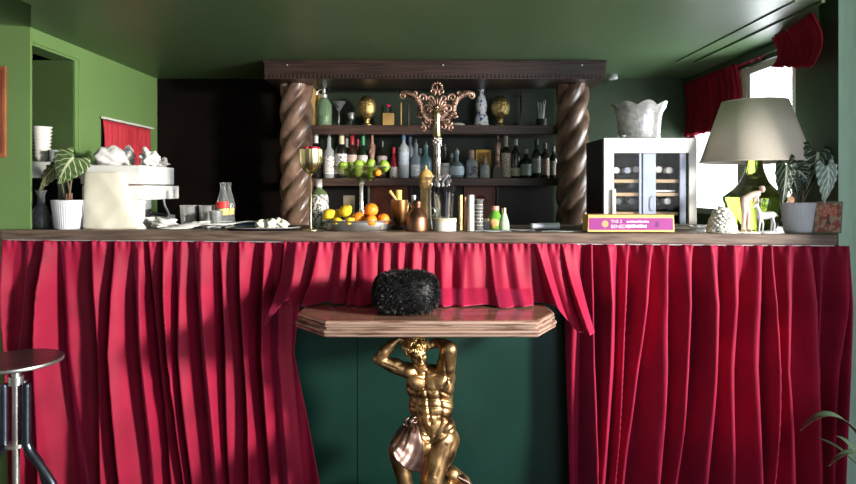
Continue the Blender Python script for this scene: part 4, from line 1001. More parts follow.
def Q(px, py, Y): return P(px, py, Y)-o0
bigleaf(t, (0, 0, H*.85), Q(75, 158, 2.66), Q(58, 184, 2.63), W(19, Yp), 'leafgreen', (.88, -.1, -.47), cup=.12)
bigleaf(t, (-.01, 0, H*.85), Q(57, 168, 2.71), Q(39, 190, 2.665), W(9, Yp), 'leafbrown', (.77, -.2, -.6))
bigleaf(t, (.005, .01, H*.85), Q(64, 163, 2.75), Q(78, 172, 2.74), W(8, Yp), 'leafbrown', (.3, -.5, 1))
m = MB()
for dx in (-.008, .0, .009): m.tube([(dx, 0, H*.84), (dx*1.2+.002, .0, H*.84+.05)], [.007, .004], n=8)
m.build('trunk', mat('reddish_stalk', (.22, .09, .06), .5), t)
# glass pitcher, steel cups, bottles
Yg = 2.78
t = thing('glass_jar', 'cut glass jar on the espresso machine tray', 'jar', (x1-.052, 2.87, CT+.046)); h = .085; r_ = .037
MB().lathe([(0, 0), (r_*.8, 0), (r_, h*.5), (r_, h), (r_*.94, h), (r_*.92, h*.5), (r_*.7, .005), (0, .005)], n=32).build('glass_body', 'cutglass', t)
ot = None
for i, (px, pt_) in enumerate(((188.5, 208), (207.5, 208))):
    Y = 2.80; h = W(22, Y); r_ = W(8.3, Y); t = thing('steel_cup', ('polished steel shaker cup right of espresso machine', 'polished steel shaker cup left of the glass soda bottles')[i], 'cup', (PX(px, Y), Y, CT), 0, 'steel shaker cups')
    MB().lathe([(0, 0), (r_*.78, 0), (r_*.82, .006), (r_, h-.004), (r_*1.03, h-.002), (r_, h), (r_*.96, h-.003), (r_*.78, .006), (0, .006)], n=40).build('cup_body', 'steel', t)
for i, (px, Y, py) in enumerate(((223, 2.78, 181), (228.5, 2.86, 182))):
    h = W(226-py, Y); r_ = W(6.6, Y)
    t = thing('soda_bottle', ('empty glass soda bottle with red and yellow label, front one of the two', 'clear glass soda bottle behind the red-labelled one')[i], 'bottle', (PX(px, Y), Y, CT), 0, 'glass soda bottles')
    MB().lathe([(0, 0), (r_*.9, 0), (r_, .01), (r_*.9, h*.25), (r_, h*.48), (r_*.85, h*.60), (r_*.42, h*.82), (r_*.38, h*.94), (r_*.48, h*.96), (r_*.48, h), (r_*.36, h), (r_*.3, h*.94), (r_*.34, h*.82), (r_*.75, h*.6), (r_*.92, h*.48), (r_*.82, h*.25), (r_*.9, .008), (0, .006)], n=28).build('glass_body', 'glass', t)
    if i == 0:
        m = MB(); m.lathe([(r_*1.01, h*.44), (r_*1.01, h*.58)], n=20, a0=-2.8, a1=-.3); m.build('red_label', mat('red_label', (.70, .03, .03), .5), t, open=True)
    m = MB(); m.lathe([(r_*.99, h*.28), (r_*1.01, h*.42)], n=20, a0=-2.6 if i else -1.9, a1=-.3); m.build('yellow_label', mat('yellow_label', (.85, .60, .16), .5), t, open=True)
t = thing('cut_tumbler', 'cut glass tumbler in front of steel cup and soda bottle', 'glass', (PX(216, 2.70), 2.70, CT)); h = W(18, 2.7); r_ = W(6.5, 2.7)
MB().lathe([(0, 0), (r_*.8, 0), (r_, h), (r_*.93, h), (r_*.72, .006), (0, .006)], n=32, fn=lambda q, z, a: (q*(1+.03*sin(10*a)), z)).build('glass_body', 'cutglass', t)
# white cable loops
m = MB(); rnd = random.Random(8)
for i in range(7):
    pts = []; a0 = rnd.uniform(0, 6); cx_ = PX(172+i*7, 2.62); n_ = 16
    for j in range(n_): a = a0+j*2*pi/n_*1.0; pts.append((cx_+.075*cos(a)*rnd.uniform(.95, 1.05), 2.655+.030*sin(a), CT+.005+.003*i+.010*(sin(a*1+i)*.5+.5)))
    m.tube(spline(pts+[pts[0]], 3), .0028, n=8)
m.tube(spline([(PX(205, 2.62), 2.65, CT+.01), (PX(225, 2.62), 2.66, CT+.022), (PX(245, 2.62), 2.66, CT+.033), (PX(258, 2.62), 2.67, CT+.030), (PX(262, 2.64), 2.69, CT+.022)], 6), .0032, n=8)
o = m.build('white_cable', 'white', None); tag(o, 'white charging cable coiled in loops on the counter', 'cable')
crumple('crumpled_paper', 'crumpled white paper among the cable loops beside the machine', 'paper', (PX(164, 2.735), 2.735, CT+.001), (.055, .04, .024), 'towel', 21, .22)
m = MB(); m.box(-.04, .04, -.02, .02, 0, .020); o = m.build('blue_case', mat('blue_plastic', (.05, .12, .25), .4), None, smooth=False, bevel=.005); o.location = (PX(247, 2.73), 2.73, CT+.001); tag(o, 'small dark blue case under the cable', 'case')
# black tray with crumpled paper
t = thing('oval_tray', 'flat dark silver-rimmed tray at left of the gold goblet', 'tray', (PX(263, 2.62), 2.62, CT)); a_, b_ = W(37, 2.62), .085
m = MB(); m.lathe([(0, 0), (.9, 0), (1, .010), (.99, .012), (.9, .004), (0, .004)], n=56, fn=lambda r, z, a: (r, z)); m.v = [(x*a_, y*b_, z) for x, y, z in m.v]; m.build('tray_body', 'black', t)
m = MB(); m.tube([(a_*cos(q), b_*sin(q), .012) for q in [2*pi*i/56 for i in range(56)]], .0022, closed=True); m.build('rim', 'steel', t)
crumple('crumpled_paper', 'ball of crumpled cream tissue paper on the dark tray', 'paper', (PX(272, 2.62), 2.62, CT+.0055), (.062, .045, .026), mat('tissue', (.80, .76, .66), .7, c2=(.68, .63, .52), scale=20, bump=.4), 31, .13, lobes=5)
# ---------------------------------------------------------------- goblet
Y = 2.60; t = thing('gold_goblet', 'tall pale gold ribbed goblet with red berries at the left column', 'goblet', (PX(311, Y), Y, CT)); r = W(11.3, Y)
zc0, zc1 = PZ(175, Y)-CT, PZ(149.5, Y)-CT
MB().lathe([(0, 0), (W(9, Y), 0), (W(9, Y), .002), (.006, .008), (.0032, .02), (.003, zc0-.006), (.006, zc0-.002), (0, zc0)], n=32).build('stem', 'palegold', t)
MB().lathe([(.002, zc0-.001), (r*.42, zc0+.012), (r*.80, zc0+.030), (r, zc0+.055), (r*1.02, zc1), (r*.98, zc1), (r*.95, zc0+.056), (r*.76, zc0+.033), (0, zc0+.006)], n=72, fn=lambda q, z, a: (q*(1+(.03 if q > r*.4 else 0)*abs(sin(9*a))), z)).build('cup', 'palegold', t, angle=60)
bm_ = mat('dried_berry', (.45, .03, .05), .4); rnd = random.Random(5); b0 = None
for i in range(12):
    a = i*2.4; rr = r*.78*sqrt(i/12)
    if b0 is None: b0 = MB().ell((0, 0, 0), .0105, n=12, m=8).build('red_berry', bm_, None); o = b0
    else: o = b0.copy(); COL.objects.link(o)
    o.location = (PX(311, Y)+rr*cos(a), Y+rr*sin(a), CT+zc1-.001+.005*(1-i/12)+.001*rnd.random()); tag(o, 'one of the small red berries heaped in the gold goblet', 'berry', 'red berries in the gold goblet')
# patterned bottle behind goblet
Y = 2.80; h = W(48, Y); r_ = W(9.5, Y); t = thing('patterned_bottle', 'squat bottle with black-and-white patterned body behind the goblet stem', 'bottle', (PX(319, Y), Y, CT))
MB().lathe([(0, 0), (r_, 0), (r_, h*.60), (r_*.9, h*.68), (0, h*.68)], n=32).build('patterned_body', mat('speckled_print', (.70, .68, .62), .4, c2=(.10, .10, .09), scale=75, lo=.46, hi=.52, detail=1), t)
MB().lathe([(r_*.9, h*.68), (r_*.78, h*.74), (r_*.34, h*.80), (r_*.32, h*.84), (0, h*.84)], n=28).build('glass_shoulder', dark((.10, .14, .06)), t); MB().lathe([(0, h*.84), (r_*.34, h*.84), (r_*.34, h), (0, h)], n=20).build('cap', 'offwhite', t)
# ---------------------------------------------------------------- footed fruit bowl
Yb_ = 2.72; t = thing('footed_glass_bowl', 'footed glass bowl full of limes above the silver tray', 'bowl', (PX(361.5, Yb_), Yb_, CT)); R_ = W(28, Yb_); zr = PZ(167, Yb_)-CT; zb = PZ(181, Yb_)-CT
m = MB(); m.lathe([(0, 0), (.045, 0), (.045, .004), (.014, .014), (.010, .05), (.013, .07), (.0085, .09), (.0085, zb-.02), (.014, zb-.008), (.010, zb-.002), (0, zb-.002)], n=32); m.build('stem', mat('mercury_glass', (.62, .60, .54), .15, .8, scale=20), t)
m = MB(); m.lathe([(0, zb-.001), (R_*.42, zb+.003), (R_*.80, zb+.025), (R_, zr), (R_*.975, zr), (R_*.78, zb+.030), (R_*.42, zb+.008), (0, zb+.005)], n=48); m.build('glass_dish', 'bowlglass', t); m = MB(); m.tube([(R_*cos(q), R_*sin(q), zr) for q in [2*pi*i/60 for i in range(60)]], .0018, closed=True, n=6); m.build('glass_rim', 'brushed', t)
def fruit(name, label, mt, px, py, Y, r, squash=(1, 1, 1), rot=(0, 0, 0), tipk=0, group=None, cat=None, zmin=None):
    c = P(px, py, Y)
    m = MB(); m.ell((0, 0, 0), (r*squash[0], r*squash[1], r*squash[2]), n=24, m=16, fn=lambda v, w: (w.x, w.y, w.z*(1+tipk*max(0, abs(v[2])-.8)*2.2)))
    t_ = m.build(name, mt, None, angle=180); t_.location = c; t_.rotation_euler = rot
    s = MB().lathe([(0, r*squash[2]*(1+tipk*.42)+.001), (.0028, r*squash[2]*(1+tipk*.42)), (.0035, r*squash[2]*.96)], n=8).build('stem_end', 'stem', t_)
    return tag(t_, label, cat or name, group)
LM = [(343, 166, 2.69, .019, 'lime near the left rim of the footed bowl'), (357, 172, 2.66, .0185, 'front lime low in the middle of the footed bowl'), (358.5, 164.5, 2.70, .020, 'round lime at the top centre-left of the bowl heap'), (371, 172.5, 2.67, .019, 'lime low in the bowl, left of the small orange'), (371, 164, 2.72, .021, 'bright lime at the top centre of the bowl heap'),
      (384, 166, 2.70, .0225, 'largest lime, at the right rim of the footed bowl'), (348, 172.5, 2.68, .016, 'small lime seen through glass at lower left of bowl'), (351, 166, 2.77, .018, 'lime at the back left of the bowl heap'), (364, 166, 2.79, .018, 'lime at the back of the bowl, behind the centre ones')]
for px, py, Y, r, lb in LM: fruit("lime", lb, "lime", px, py, Y, r*1.08, (1, 1, 1.06), (random.uniform(-1, 1), random.uniform(-1, 1), 0), .2, 'limes in the footed bowl')
fruit('small_orange', 'single small orange among the limes in the footed bowl', 'orange', 377.5, 172.5, 2.655, .0165, (1, 1, .95), (.3, .2, 0), 0, cat='orange')
# silver tray with citrus
Yt = 2.60; t = thing('silver_dish', 'wide shallow silver dish holding lemons and oranges', 'dish', (PX(357.5, Yt), Yt, CT)); R_ = W(36, Yt); m = MB()
m.lathe([(0, 0), (R_*.78, 0), (R_*.84, .006), (R_*.88, .034), (R_*.99, .040), (R_, .043), (R_*.98, .043), (R_*.86, .037), (R_*.80, .009), (0, .008)], n=64); m.v = [(x, y*.60, z) for x, y, z in m.v]
m.build('dish_body', 'brushed', t)
FR = [('lemon', 328.5, 214.5, 2.58, .028, 'lemon leaning at the left edge of the silver dish'), ('lemon', 345.5, 211, 2.585, .031, 'large lemon standing highest in the silver dish'), ('lemon', 337.5, 214, 2.645, .025, 'lemon behind the two front lemons'), ('lemon', 349.5, 221.5, 2.535, .022, 'low lemon mostly sunk below the dish rim'), ('lemon', 337, 221.5, 2.55, .021, 'lemon sunk in the dish between the left and large lemons'),
      ('orange', 371, 210, 2.60, .0305, 'large orange on top of the others in the silver dish'), ('orange', 358.5, 218, 2.575, .026, 'small reddish orange in the middle of the silver dish'), ('orange', 371, 220.5, 2.545, .026, 'orange low in the dish under the large one'), ('orange', 383.5, 219.5, 2.585, .026, 'orange at the right edge of the silver dish')]
for k, px, py, Y, r, lb in FR:
    if k == 'lemon': fruit('lemon', lb, 'lemon', px, py, Y, r*.93, (.86, .86, 1.0), (random.uniform(.6, 1.1), random.uniform(.5, 1.2), .4), .75, 'lemons in the silver dish')
    else: fruit('orange', lb, 'orange', px, py, Y, r, (1, 1, .94), (random.uniform(-.5, .5), random.uniform(-.3, .3), 0), 0, 'oranges in the silver dish')
t = thing('small_card', 'small cream card standing behind the lemons', 'card', (PX(349, 2.86), 2.86, CT)); MB().box(-.026, .026, 0, .004, 0, W(31, 2.86)).build('card_body', mat('aged_card', (.50, .40, .26), .7, c2=(.30, .24, .15), scale=20), t, smooth=False)
# middle group
Y = 2.68; t = thing('copper_mug', 'copper mug on black foot with a wooden muddler in it', 'mug', (PX(399.5, Y), Y, CT)); h = W(29, Y)
MB().lathe([(0, 0), (.040, 0), (.040, .006), (.030, .016), (.020, .020), (0, .020)], n=28).build('foot', 'black', t)
MB().lathe([(0, .021), (.018, .021), (.030, .045), (.036, .09), (.038, h), (.036, h), (.034, .09), (.028, .047), (0, .025)], n=32).build('mug_body', mat('amber_copper', (.45, .24, .09), .38, 1, c2=(.30, .14, .05), scale=14), t)
MB().tube([(.010, 0, .03), (-.005, -.006, h*.9), (-.042, -.010, W(38, Y))], [.006, .006, .008], n=12).build('muddler', 'goldwood', t)
Y = 2.82; t = thing('syrup_bottle', 'small dark bottle with yellow cap behind the copper mug', 'bottle', (PX(398.5, Y), Y, CT)); h = W(46-8, Y); h = PZ(190, Y)-CT
MB().lathe([(0, 0), (.024, 0), (.024, h*.5), (.012, h*.62), (.012, h*.72), (0, h*.72)], n=24).build('glass_body', dk, t); MB().lathe([(0, h*.72), (.0155, h*.72), (.0155, h), (0, h)], n=20).build('cap', mat('yellow_cap', (.80, .58, .12), .4), t)
t = thing('small_bottle', 'small bottle with pale blue cap behind the brown copper flask', 'bottle', (PX(413.5, 2.86), 2.86, CT)); h = PZ(195, 2.86)-CT
MB().lathe([(0, 0), (.018, 0), (.018, h*.6), (.009, h*.7), (0, h*.7)], n=20).build('glass_body', dk, t); MB().lathe([(0, h*.7), (.011, h*.7), (.011, h), (0, h)], n=18).build('cap', mat('blue_cap', (.55, .65, .75), .4), t)
Y = 2.55; t = thing('copper_flask', 'brown copper bell-shaped flask beside the pepper mill', 'flask', (PX(417, Y), Y, CT)); r = W(11, Y); h = PZ(200, Y)-CT
MB().lathe([(0, 0), (r*.95, 0), (r, .006), (r*.97, h*.42), (r*.94, h*.46), (r*.80, h*.55), (r*.48, h*.72), (r*.40, h*.76), (r*.44, h*.86), (0, h*.86)], n=40).build('flask_body', 'copper', t)
MB().lathe([(0, h*.865), (r*.46, h*.865), (r*.42, h*.95), (r*.2, h), (0, h)], n=28).build('lid', 'copper', t)
m = MB(); m.tube(spline([(-r*.45, 0, h*.76), (-r*.75, 0, h*.9), (-r*.85, 0, h*.68), (-r*.78, 0, h*.52)], 5), .003, n=8); m.build('handle', 'brass', t)
Y = 2.64; t = thing('pepper_mill', 'tall ochre turned pepper mill in front of the candelabrum', 'pepper mill', (PX(425.8, Y), Y, CT)); r = W(7.6, Y); h = PZ(165, Y)-CT
pf = [(0, 0), (r*.98, 0), (r*1.0, h*.04), (r*.86, h*.10), (r*.76, h*.16), (r*.74, h*.40), (r*.70, h*.55), (r*.78, h*.60), (r*.66, h*.63), (r*.84, h*.68), (r*.84, h*.71), (0, h*.71)]
MB().lathe(pf, n=36).build('mill_body', 'goldwood', t)
MB().lathe([(0, h*.715), (r*.88, h*.715), (r*.92, h*.735), (r*.84, h*.75), (r*.90, h*.80), (r*1.04, h*.815), (r*1.04, h*.835), (r*.92, h*.845), (r*.80, h*.88), (r*.45, h*.925), (r*.18, h*.94), (r*.15, h*.99), (0, h)], n=36).build('mill_head', 'goldwood', t)
# curled silver corkscrew things beside the mill
t = thing('silver_scroll_stand', 'curled silver wire stand between pepper mill and black whisk', 'stand', (PX(437, 2.88), 2.80, CT)); m = MB()
for s in (-1, 1):
    m.tube(spline([(s*.01, 0, 0), (s*.045, 0, .05), (s*.03, 0, .10), (s*.055, 0, .15), (s*.05, 0, .20), (s*.03, 0, .215), (s*.025, 0, .19)], 6), .0042, n=8); m.tube([(s*.028+.018*cos(q), 0, .07+.018*sin(q)) for q in [i*.5 for i in range(13)]], .0035, n=8)
m.lathe([(0, 0), (.03, 0), (.03, .005), (0, .006)], n=24); m.build('wire_scrolls', 'brushed', t)
Y = 2.585; t = thing('round_tin', 'cream round tin box under the glass of black straws', 'tin', (PX(444.5, Y), Y, CT)); r = W(12.2, Y); h = W(12.5, Y)
MB().lathe([(0, 0), (r*.97, 0), (r*.97, h*.72), (0, h*.72)], n=44).build('tin_body', 'offwhite', t); MB().lathe([(r*.9, h*.725), (r, h*.725), (r, h*.97), (r*.97, h), (0, h)], n=44).build('lid', mat('tin_lid', (.66, .58, .40), .4), t)
ztin = CT+h; hg = W(26, Y); t = thing('straw_glass', 'clear glass on the cream tin', 'glass', (PX(444.5, Y), Y, ztin+.0005)); r = W(9.6, Y)
MB().lathe([(0, 0), (r*.9, 0), (r, hg), (r*.94, hg), (r*.84, .004), (0, .004)], n=36).build('glass_body', 'bowlglass', t)
t = thing('straw_bundle', 'fan of black and grey straws with looped tops in the glass', 'straws', (PX(444.5, Y), Y, ztin+.006)); m = MB(); rnd = random.Random(6)
zt2 = PZ(186, Y)-ztin-.006
for i in range(76):
    a = i*2.4; q = sqrt(i/76); m.tube([(.014*q*cos(a), .014*q*sin(a), 0), (.015*q*cos(a), .015*q*sin(a), zt2*.45), (W(12, Y)*q*cos(a), W(12, Y)*q*sin(a), zt2*(.95+.06*rnd.random()))], .0024, n=5)
o = m.build('black_straws', mat('black_straw', (.008, .008, .009), .45), t); o['kind'] = 'stuff'
m = MB()
for i in range(20):
    a = rnd.uniform(0, 6.28); q = rnd.random()**.5*W(8, Y); c0 = Vector((q*cos(a), q*sin(a), zt2*.96)); ang = rnd.uniform(0, 3.1); hh = W(rnd.uniform(5, 12), Y)
    w_ = rnd.uniform(.008, .014); m.tube([c0+Vector((cos(ang)*w_*(1-cos(u)), sin(ang)*w_*(1-cos(u))*.6, hh*sin(u/2)*1.05+.006*sin(u*2))) for u in [j*.42 for j in range(14)]], .0019, n=6)
o = m.build('looped_tops', mat('grey_straw', (.16, .155, .155), .35, c2=(.03, .03, .035), scale=30), t); o['kind'] = 'stuff'
def tube_tool(px, py, Y, w, mt, label, name='metal_tube', cat='tube'):
    h = PZ(py, Y)-CT; r = W(w/2, Y); t = thing(name, label, cat, (PX(px, Y), Y, CT)); MB().lathe([(0, 0), (r, 0), (r, h), (r*.85, h), (r*.85, h-.006), (0, h-.006)], n=24).build('tube_body', mt, t)
    MB().lathe([(r*1.01, h*.30), (r*1.05, h*.31), (r*1.01, h*.32)], n=24).build('ring', mt, t)
tube_tool(460.5, 195, 2.62, 4.2, 'brass', 'thin brass tube standing left of the white cylinder'); tube_tool(464.8, 197, 2.66, 3.2, 'copper', 'thinnest dark brass tube between brass tube and white cylinder')
tube_tool(470.8, 195, 2.55, 6.6, 'offwhite', 'upright cream white cylinder in front of the ribbed glass', 'white_cylinder', 'cylinder')
Y = 2.62; t = thing('measuring_glass', 'tall ribbed glass measuring beaker behind the white cylinder', 'glass', (PX(478.5, Y), Y, CT)); h = PZ(199, Y)-CT; r = W(5.6, Y)
MB().lathe([(0, 0), (r, 0), (r*.8, .008), (r*.8, h*.92), (r*1.12, h), (r*1.02, h), (r*.72, h*.92), (r*.72, .01), (0, .01)], n=32).build('glass_body', 'glass', t)
m = MB()
for i in range(7): z = h*(.15+.11*i); m.lathe([(r*.81, z), (r*.84, z+.001), (r*.81, z+.002)], n=24)
m.build('mark_rings', 'offwhite', t)
def pearbottle(px, py, Y, w, mt, cap, label, extra=False):
    h = PZ(py, Y)-CT; r = W(w/2, Y); t = thing('pear_bottle', label, 'bottle', (PX(px, Y), Y, CT))
    MB().lathe([(0, 0), (r*.9, 0), (r, h*.12), (r*.92, h*.35), (r*.55, h*.68), (r*.40, h*.80), (0, h*.80)], n=32).build('body', mt, t)
    MB().lathe([(0, h*.80), (r*.46, h*.80), (r*.46, h), (0, h)], n=24).build('cap', cap, t)
    if extra:
        m = MB(); m.lathe([(0, 0), (r*.5, 0), (r*.42, .002), (0, .003)], T=Euler((pi/2, 0, 0)).to_matrix(), c=(-r*.15, -r*.93, h*.26), n=24); m.build('round_label', mat('peach_label', (.85, .42, .16), .5), t)
pearbottle(495, 206, 2.70, 18, mat('lime_liquid', (.16, .42, .05), .2, coat=.4), mat('pink_cap', (.62, .30, .24), .5), 'green pear-shaped bottle with peach label and pink cap', True)
pearbottle(504, 208, 2.60, 11, mat('pale_green_liquid', (.48, .62, .42), .2, c2=(.34, .50, .28), scale=9, coat=.4), 'palegold', 'pale green slim bottle with gold cap in front of green one')
t = thing('small_pot', 'low grey pot with pale wooden lid beside the green bottle', 'pot', (PX(484.5, 2.68), 2.68, CT)); MB().lathe([(0, 0), (.022, 0), (.026, .02), (.022, .032), (0, .032)], n=28).build('pot_body', mat('grey_glaze', (.25, .25, .30), .3), t); MB().lathe([(0, .033), (.021, .033), (.021, .044), (0, .045)], n=28).build('lid', mat('pale_lid', (.66, .56, .36), .5), t)
def sheet(px, Y, w, d, rz, z, label, c=(.62, .66, .74), cat='paper', name='paper_sheet'):
    m = MB(); m.grid(14, 6, lambda u, v: ((u-.5)*w, (v-.5)*d, .0015+.0012*sin(u*9+v*4)), uv=False); o = m.build(name, mat('sheet_%d' % len(bpy.data.materials), c, .7), None, solid=.0006, angle=180); o.location = (PX(px, Y), Y, CT+z); o.rotation_euler = (0, 0, rz); return tag(o, label, cat)
sheet(492, 2.53, .15, .06, .05, .001, 'bluish white paper sheet in front of the green bottles'); sheet(520, 2.60, .12, .08, -.1, .001, 'grey paper sheet between green bottles and rolled paper', (.40, .42, .48)); sheet(563, 2.52, .20, .07, .04, .001, 'flat white paper under the rolled one near the purple box', (.66, .68, .72))
t = thing('paper_roll', 'loosely rolled white paper with blue tint near the right column', 'paper', (PX(545, 2.60), 2.60, CT+.0045)); m = MB(); L0 = W(14, 2.6)
m.grid(24, 12, lambda u, v: ((v-.5)*2*L0*(1-.0*u), .020*cos(u*9)*(1-.4*u)*(.8+.4*v), .0155+.016*sin(u*9)*(1-.4*u)*(.8+.2*v)), uv=False); mn = min(p[2] for p in m.v); m.v = [(a, b_, c_-mn) for a, b_, c_ in m.v]; m.build('rolled_sheet', mat('bluish_paper', (.62, .66, .76), .7), t, solid=.0008, angle=180)
# ---------------------------------------------------------------- wine cooler
Yf_ = 2.66; fx0, fx1 = PX(604, Yf_), PX(697, Yf_); fz = PZ(138, Yf_)-CT; fw = fx1-fx0; D = .30
t = thing('wine_cooler', 'white countertop wine cooler with glass front, bottles inside', 'wine cooler', (fx0, Yf_, CT))
def fX(px): return PX(px, Yf_)-fx0
def fZ(py): return PZ(py, Yf_)-CT
m = MB(); th_ = .016
m.box(0, th_, .02, D, 0, fz); m.box(fw-th_, fw, .02, D, 0, fz); m.box(th_, fw-th_, .02, D, 0, .02); m.box(th_, fw-th_, .02, D, fz-th_, fz); m.build('cabinet_shell', 'darkcab', t, smooth=False, bevel=.002)  # black shell: the shadow at the cooler's side is put into its colour
m = MB(); m.box(th_, fw-th_, D-.012, D, .02, fz-th_); m.build('dark_lining', 'black', t, smooth=False)
m = MB(); gx0, gx1, gz0, gz1 = fX(614), fX(689), .022, fZ(153)
m.box(0, gx0, 0, .018, .0, fz); m.box(gx1, fw, 0, .018, .0, fz); m.box(gx0, gx1, 0, .018, gz1, fz); m.box(gx0, gx1, 0, .018, 0, gz0); dr = m.build('door', 'white', t, smooth=False, bevel=.002)
MB().box(gx0, gx1, .008, .011, gz0, gz1).build('door_glass', 'thinglass', dr, smooth=False)
pb = mat('pale_blue_strip', (.50, .58, .78), .35)  # colour of the pale upright strips behind the door glass
m = MB(); m.box(fX(644), fX(657), .012, .022, gz0, gz1); m.build('centre_strip', pb, dr, smooth=False, bevel=.002)
m = MB(); m.box(fX(681), fX(687.5), .012, .022, gz0, gz1); m.box(fX(640), fX(642.5), .012, .018, gz0, gz1); m.build('side_strip', pb, dr, smooth=False, bevel=.002)
m = MB(); m.tube(spline([(fX(656), .0, fZ(196)), (fX(656), -.012, fZ(197)), (fX(656), -.014, fZ(203)), (fX(656), -.012, fZ(209)), (fX(656), .0, fZ(210))], 4), .0026, n=8); m.build('bracket_handle', 'black', dr)
m = MB(); m.box(fX(611.5), fX(615), -.014, -.006, fZ(214), fZ(189)); m.box(fX(611.5), fX(614), -.006, 0, fZ(212), fZ(210)); m.box(fX(611.5), fX(614), -.006, 0, fZ(193), fZ(191)); m.build('white_handle', 'white', dr, smooth=False, bevel=.001)
for py in (181, 194.5, 214):
    m = MB(); m.box(th_+.001, fw-th_-.001, .03, .045, fZ(py)-.007, fZ(py)+.007); 
    for i in range(5): m.box(th_+.001, fw-th_-.001, .06+i*.045, .08+i*.045, fZ(py)-.004, fZ(py)+.002)
    m.build('wooden_rack', mat('beech_%d' % py, (.62, .44, .26), .5), t, smooth=False)
def lying(px, py, y, r, foil, label):
    o = thing('wine_bottle', label, 'bottle', (fx0+fX(px), Yf_+y, CT+fZ(py)), 0, 'wine bottles inside the cooler'); T = Euler((-pi/2, 0, 0)).to_matrix()
    MB().lathe([(0, 0), (.013, 0), (.013, .03), (.011, .035), (.011, .05), (r, .09), (r, .175), (0, .175)], T=T, n=24).build('glass_body', dkg, o, angle=60)
    MB().lathe([(0, -.001), (.0138, -.001), (.0142, .0), (.0142, .034), (.0135, .034)], T=T, n=24).build('capsule', mat('foil_%d' % len(bpy.data.materials), foil, .35, .3), o)
pos = [(620, 172, (.60, .55, .52), 'wine bottle with pale capsule, top rack at far left of cooler'), (632, 172, (.55, .60, .72), 'wine bottle with bluish capsule, second on the top rack'), (640, 171, (.62, .60, .60), 'wine bottle just left of the centre strip on top rack'), (664, 171, (.60, .50, .46), 'wine bottle just right of the centre strip on top rack'), (674, 172, (.60, .58, .56), 'wine bottle with white capsule at right of the top rack'),
       (637, 186.5, (.10, .12, .12), 'dark capsuled wine bottle alone on the middle rack'), (622, 203.5, (.08, .10, .10), 'dark capsuled wine bottle at left of the lowest rack'), (636, 203.5, (.15, .17, .17), 'dark capsuled wine bottle at centre of the lowest rack'), (672, 203.5, (.45, .45, .42), 'wine bottle with grey capsule right of the strip on lowest rack')]
for i, (px, py, f_, lb) in enumerate(pos): lying(px, py-2, .05+.010*(i % 2), .019, f_, lb)
o = MB().box(0, .085, 0, .16, 0, .008).build('folder', 'brushed', None, smooth=False); o.location = (fx0+fX(661), Yf_+.06, CT+fZ(192)); tag(o, 'flat dark folder lying on the middle rack of the wine cooler', 'folder')
# scalloped bowl on the cooler
Y = 2.78; t = thing('glass_ice_bowl', 'large scalloped cut glass bowl on top of the wine cooler', 'bowl', (PX(639, Y), Y, CT+fz)); r = W(27, Y); h = PZ(104, Y)-CT-fz
def sc(q, z, a):
    k_ = max(0, (z-h*.5)/(h*.5)); return q*(1+.05*k_*cos(8*a)), z+.13*h*k_*(abs(cos(4*a))-.5)
MB().lathe([(0, 0), (r*.74, 0), (r*.78, .006), (r*.75, h*.12), (r*.76, h*.35), (r*.80, h*.62), (r*.88, h*.82), (r*1.0, h*.95), (r*.97, h*.955), (r*.84, h*.83), (r*.76, h*.62), (r*.70, h*.15), (0, h*.10)], n=96, fn=sc).build('glass_body', mat('etched_silver_glass', (.86, .88, .90), .14, .3, c2=(.60, .62, .64), scale=42, trans=.45, bump=.7, bscale=60), t)
# ---------------------------------------------------------------- purple box
Yx = 2.44; t = thing('purple_box', 'long purple cardboard box with orange edges before the wine cooler', 'box', (PX(631, Yx), Yx, CT), radians(-2)); hw = W(43, Yx); h = W(18, Yx)
MB().box(-hw, hw, 0, .10, .004, h, taper=.985).build('box_body', mat('kraft_orange', (.80, .46, .16), .6, c2=(.68, .36, .11), scale=9), t, smooth=False, bevel=.001)
MB().box(-hw*.965, hw*.965, -.0008, 0, h*.17, h*.83).build('purple_panel', mat('purple_print', (.26, .022, .20), .5, c2=(.22, .018, .17), scale=12), t, smooth=False)
MB().lathe([(0, .0022), (h*.19, .0015), (h*.19, 0)], T=Euler((pi/2, 0, 0)).to_matrix(), n=24, c=(-hw*.60, 0, h*.5)).build('round_emblem', mat('dull_gold_print', (.50, .28, .14), .5), t)
wp = mat('white_print', (.80, .70, .78), .5)
def word(txt, x, z, size, par, m_, nm='lettering'):
    cu = bpy.data.curves.new(nm, 'FONT'); cu.body = txt; cu.size = size; cu.extrude = .0002; cu.materials.append(m_)
    tmp = bpy.data.objects.new('tmp_text', cu); COL.objects.link(tmp); dg = bpy.context.evaluated_depsgraph_get(); dg.update(); me = bpy.data.meshes.new_from_object(tmp.evaluated_get(dg)); bpy.data.objects.remove(tmp)
    o = bpy.data.objects.new(nm, me); COL.objects.link(o); o.parent = par; o.location = (x, -.0012, z); o.rotation_euler = (pi/2, 0, 0); return o
word('THE 2', -hw*.47, h*.56, h*.24, t, wp); word('BENEDICT', -hw*.47, h*.27, h*.27, t, wp)
m = MB(); rnd = random.Random(4)
for row, (z, x_a, x_b, hh) in enumerate(((h*.58, -hw*.10, hw*.42, h*.10), (h*.30, -hw*.10, hw*.34, h*.16))):
    x = x_a
    while x < x_b: w_ = rnd.uniform(.004, .008) if row else rnd.uniform(.003, .006); m.box(x, x+w_, -.0014, -.0008, z, z+hh*rnd.uniform(.8, 1.1)); x += w_+.0022
m.build('print_lines', wp, t, smooth=False)
MB().prism([(hw*.55, h*.38), (hw*.60, h*.30), (hw*.64, h*.42), (hw*.63, h*.62), (hw*.57, h*.64)], -.0014, -.0008).build('dark_mark', mat('dark_print', (.12, .01, .12), .5), t, smooth=False)
